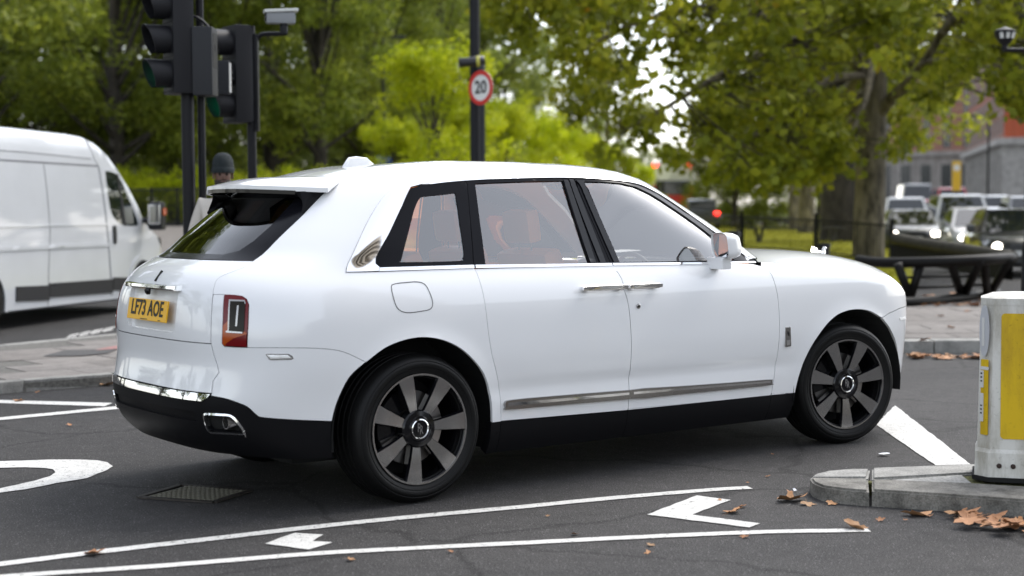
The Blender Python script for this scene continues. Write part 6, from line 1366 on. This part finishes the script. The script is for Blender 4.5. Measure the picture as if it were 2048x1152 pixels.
def crown_kind(key, m, R, H, z0, n, per, size, crad, seed, tr):
    rng = np.random.default_rng(seed); c, lobes = crown_centers(n, R, H, z0, rng); me = leaves_mesh('crown', c, np.full(n, crad), per, size, m, DIA, rng)
    w = wood('trunk', H, tr, lobes, None); wm = mk('trunk', w.v, w.f, 'bark_dark', None, True); CROWNS[key] = (me, wm.data, m); bpy.data.objects.remove(wm)
crown_kind('big1', 'leaf_olive', 5.4, 14.5, 1.0, 190, 110, .22, .85, 11, .34)
crown_kind('big2', 'leaf_olive', 5.0, 13.0, .8, 180, 110, .22, .85, 12, .30)
crown_kind('soft1', 'leaf_hazy', 6.0, 17., 1.5, 170, 100, .30, 1.05, 13, .36)
crown_kind('soft2', 'leaf_hazy', 5.5, 15., 1.5, 160, 100, .30, 1.0, 14, .36)
crown_kind('lime', 'leaf_lime', 2.5, 5.6, .5, 90, 90, .16, .55, 15, .12)
crown_kind('deep', 'leaf_deep', 4.2, 9.0, .5, 130, 100, .24, .85, 16, .25)
crown_kind('shrub', 'leaf_lime', 1.7, 1.9, .1, 40, 90, .12, .40, 17, .05)
def tree(px, d, key, label, group, s=1., sz=None, name='park_tree', mat_=None):
    p = dp(px, 450, d); o = empty(name, (p[0], p[1], gz(p[0], p[1])), random.uniform(0, 6.28), label, 'shrub' if key == 'shrub' else 'tree', group); o.scale = (s, s, sz or s)
    link('crown', CROWNS[key][0], o); link('trunk', CROWNS[key][1], o); return o
G1 = 'trees behind the railing'
for i, (px, d, key, s) in enumerate(((-40, 60, 'big1', 1.), (120, 66, 'big2', 1.05), (235, 58, 'big1', .92), (345, 68, 'big1', 1.1), (430, 60, 'big2', .95), (545, 66, 'big1', 1.05), (640, 60, 'big2', .95), (735, 70, 'big1', .95))): tree(px, d, key, 'dense olive green park tree '+('behind the rear of the van roof', 'behind the front of the van roof', 'between the van and the thick signal pole', 'directly behind the thick signal pole', 'behind the beanie wearer', 'behind the bent camera arm', 'between the camera arm and the slim street lamp', 'behind the slim street lamp')[i], G1, s)
for i, (px, d, key, s) in enumerate(((20, 84, 'big1', 1.3), (200, 88, 'big2', 1.35), (380, 84, 'big1', 1.3), (560, 88, 'big2', 1.3), (700, 88, 'soft1', 1.05), (800, 92, 'soft2', 1.1), (880, 84, 'soft1', .98), (945, 92, 'soft2', .95))): tree(px, d, key, 'tall pale green tree in the row behind the olive trees', 'tall trees of the back row', s)
for px, d, key, s in ((1010, 96, 'soft2', .70), (1070, 100, 'soft1', .54), (1130, 104, 'soft2', .50), (1195, 108, 'soft1', .42), (1255, 112, 'soft2', .40), (1330, 118, 'soft1', .34)): tree(px, d, key, 'soft green tree in the distance beyond the 20 sign', 'distant soft trees', s)
for px, d, s, lab in ((868, 50, 1.02, 'bright lime green young tree left of the 20 sign'), (790, 54, .62, 'small bright bush tree under the slim street lamp'), (940, 56, .72, 'bright green bush tree behind the lamp column')): tree(px, d, 'lime', lab, None, s, name='young_tree')
for px, d, s in ((1010, 60, .80), (1075, 66, .78), (1135, 70, .72), (1190, 76, .70), (1240, 80, .62), (1290, 84, .55)): tree(px, d, 'lime', 'bright green young tree in the row right of the 20 sign', 'bright young trees', s, name='young_tree')
for px in range(-20, 1010, 62): tree(px+random.uniform(-10, 10), 54.5+random.uniform(-.8, .8), 'shrub', 'bright green shrub in the low hedge row along the railing', 'hedge shrubs', random.uniform(.85, 1.05), name='shrub')
for px, d, s in ((1415, 88, .55), (1470, 80, .60), (1530, 84, .66), (1590, 78, .62), (1350, 105, .55), (1640, 90, .8)): tree(px, d, 'deep', 'dark green tree at the far side of the lawn', 'trees across the lawn', s)
# far wood that closes the view
rng = np.random.default_rng(77); cc = []
for k in range(560): px = rng.uniform(-200, 1000); d = rng.uniform(105, 125); p = dp(px, 400, d); cc.append((p[0], p[1], gz(p[0], p[1])+(rng.random()*(20 if px < 900 else 14) if k < 400 else rng.random()*5)))
tag(link('far_wood', leaves_mesh('far_wood', cc, np.full(len(cc), 2.6), 60, .75, 'leaf_hazy', DIA, rng)), 'far wood closing the view behind the park trees', 'wood', kind='stuff')
# ------------------------------------------------------------------ plane trees on the right
rng = np.random.default_rng(5)
def px3(px, py, d): return np.array(dp(px, py, d))
YM = ([985, 1000, 1050, 1100, 1150, 1185, 1215, 1260, 1300, 1360, 1420, 1500, 1560, 1620, 1680, 1730, 1800, 1850, 1900, 1950, 1990, 2020, 2060, 2150], [20, 70, 110, 150, 220, 300, 320, 270, 300, 330, 345, 360, 380, 370, 330, 320, 300, 240, 150, 120, 110, 200, 230, 250])
pa = px3(1738, 533, 40.); za = gz(pa[0], pa[1])+.1
plane = empty('plane_tree', (pa[0], pa[1], za), 0, 'mottled plane tree with a forked limb overhanging the lawn and avenue', 'tree'); rel = lambda p: tuple(np.array(p)-np.array([pa[0], pa[1], za]))
trunk_pts = [rel(px3(1737, 545, 40.)), rel(px3(1736, 480, 40.)), rel(px3(1740, 400, 40.)), rel(px3(1742, 320, 40.)), rel(px3(1746, 220, 40.)), rel(px3(1750, 120, 40.)), rel(px3(1757, 0, 40.2)), rel(px3(1762, -160, 40.5)), rel(px3(1765, -330, 41.))]
MB().tube(cr(trunk_pts, 4), list(np.interp(np.linspace(0, 1, 33), [0, .08, .3, .6, 1], [.56, .42, .40, .33, .12])), 16).build('trunk', 'bark_plane', plane, True)
LIMBS = [[(1750, 240, 40), (1775, 205, 39.6), (1810, 172, 39), (1845, 130, 38.5), (1880, 70, 38), (1915, 10, 37.6), (1950, -70, 37)],
         [(1745, 200, 40), (1720, 120, 39), (1690, 60, 38), (1640, 0, 37), (1560, -60, 36)], [(1748, 140, 40), (1770, 60, 41), (1800, 0, 42), (1840, -80, 43)],
         [(1748, 170, 40), (1690, 110, 38), (1600, 60, 36), (1480, 20, 34.5), (1360, 20, 33.5), (1240, 60, 33), (1150, 110, 33)], [(1690, 60, 38), (1560, 90, 35), (1440, 150, 34), (1340, 210, 33.5), (1250, 260, 33.5)],
         [(1757, 0, 40.2), (1650, -100, 37), (1500, -130, 35), (1330, -120, 34), (1170, -60, 33.5), (1060, 10, 33)], [(1748, 150, 40), (1660, 160, 37), (1580, 210, 35.5), (1510, 270, 35), (1470, 310, 35)],
         [(1845, 130, 38.5), (1890, 120, 37), (1950, 110, 36), (2010, 140, 35.5)], [(1880, 70, 38), (1960, 10, 36), (2060, 20, 34), (2110, 110, 33)], [(1750, 100, 40), (1730, 200, 37.5), (1700, 270, 36.5)], [(1765, -150, 41), (1900, -200, 39), (2050, -180, 36)], [(1762, -160, 40.5), (1640, -250, 39), (1450, -260, 37)]]
lp_ = []
for L_ in LIMBS:
    P = [rel(px3(*q)) for q in L_]; P = cr(P, 4); r0 = .20 if L_ is LIMBS[0] else .12
    MB().tube(P, list(np.linspace(r0, .03, len(P))), 9).build('limb', 'bark_plane', plane, True); lp_ += [np.array(p) for p in P]
lp_ = np.array(lp_); cen = []
while len(cen) < 640:
    x = rng.uniform(985, 2140); ym = np.interp(x, *YM); y = ym-(ym+300)*rng.random()**1.15
    keep = 1.
    if x < 1400: keep = .62 if y < 60 else (.42 if x > 1080 else .3)
    if 1060 < x < 1170 and 45 < y < 150: keep *= .25
    if 1180 < x < 1380 and 120 < y < 300: keep *= .40
    if 1840 < x < 1890 and 40 < y < 90: keep *= .2
    if y < -40: keep *= .6
    if rng.random() > keep: continue
    dd = rng.uniform(31, 43) if x > 1400 else rng.uniform(31, 36.5)
    if abs(x-1742) < 48 and y > 120 and dd < 41.5: continue
    lx = np.interp(y, [-70, 10, 70, 130, 172, 205, 240], [1950, 1915, 1880, 1845, 1810, 1775, 1750])
    if -60 < y < 245 and abs(x-lx) < 50 and dd < 40.: continue
    c = np.array(rel(px3(x, y, dd))); cen.append(c)
cen = np.array(cen); rad_ = rng.uniform(.40, .72, len(cen))
link('crown', leaves_mesh('crown', cen, rad_, 46, .215, 'leaf_plane', HEX, rng, .3), plane)
tw = MB()
for c in cen[::1]:
    q = lp_[((lp_-c)**2).sum(1).argmin()]; tw.tube([tuple(q), tuple((q+c)/2+np.array([0, 0, -.12])), tuple(c)], [.022, .015, .008], 4, False)
o_ = tw.build('twigs', 'bark_dark', plane, True); o_['kind'] = 'stuff'
# second plane tree: massive trunk behind, with neighbours
def big_trunk(px, pb, d, w_px, key, label, lean=0., s=1., crown=True):
    p = px3(px, pb, d); z = gz(p[0], p[1])+.05; r = w_px/2/CAM_F*d; o = empty('plane_tree', (p[0], p[1], z), 0, label, 'tree')
    mb = MB().tube(cr([(0, 0, -.2), (.02, 0, .5), (lean*.3, 0, 2.5), (lean*.7, .2, 5.), (lean, .3, 9.)], 4), list(np.interp(np.linspace(0, 1, 17), [0, .1, .3, 1], [r*1.35, r*1.08, r, r*.6])), 18); mb.build('trunk', 'bark_dark' if key == 'b' else 'bark_plane', o, True)
    rg = np.random.default_rng(int(px)); c, lobes = crown_centers(150, 5.2*s, 13., 3.3, rg)
    for l in lobes[:9]: MB().tube(cr([(lean*.7, .2, min(5.5, l[2]*.6)), (l[0]*.5, l[1]*.5, l[2]*.8), l[:3]], 4), list(np.linspace(r*.4, .05, 9)), 8).build('limb', 'bark_plane', o, True)
    link('crown', leaves_mesh('crown', c, np.full(len(c), .85), 80, .24, 'leaf_plane', HEX, rg, .3), o); return o
big_trunk(1682, 455, 52., 84, 'b', 'massive dark plane trunk standing on the lawn beside the slimmer mottled trunk', -.3, 1.05)
big_trunk(1612, 425, 66., 34, 'c', 'paler slim plane trunk behind the park bench', .1, .9)
big_trunk(1588, 415, 76., 22, 'd', 'thin far plane trunk at the edge of the lawn', -.1, .8)
big_trunk(1213, 420, 80., 12, 'e', 'slender dark trunk with a light crown near the bus', .1, .55)

# tall trees left of the frame, mirrored in the rear window and chrome
for px, d, key, s in ((-260, 46, 'big1', 1.35), (-480, 44, 'big2', 1.5), (-760, 42, 'big1', 1.5), (-1150, 38, 'big2', 1.55), (-1700, 34, 'big1', 1.5)): tree(px, d, key, 'tall park tree beyond the van, mirrored in the rear window', 'tall trees beyond the van', s)
for (x, y), key, s in (((-34, 24), 'big1', 1.2), ((-36, 14), 'big2', 1.3), ((-40, 5), 'big1', 1.2), ((-32, 32), 'big2', 1.2), ((-44, -6), 'big2', 1.3)):
    o = empty('park_tree', (x, y, 0), random.uniform(0, 6.28), 'tall park tree beyond the van, mirrored in the rear window', 'tree', 'tall trees beyond the van'); o.scale = (s, s, s); link('crown', CROWNS[key][0], o); link('trunk', CROWNS[key][1], o)
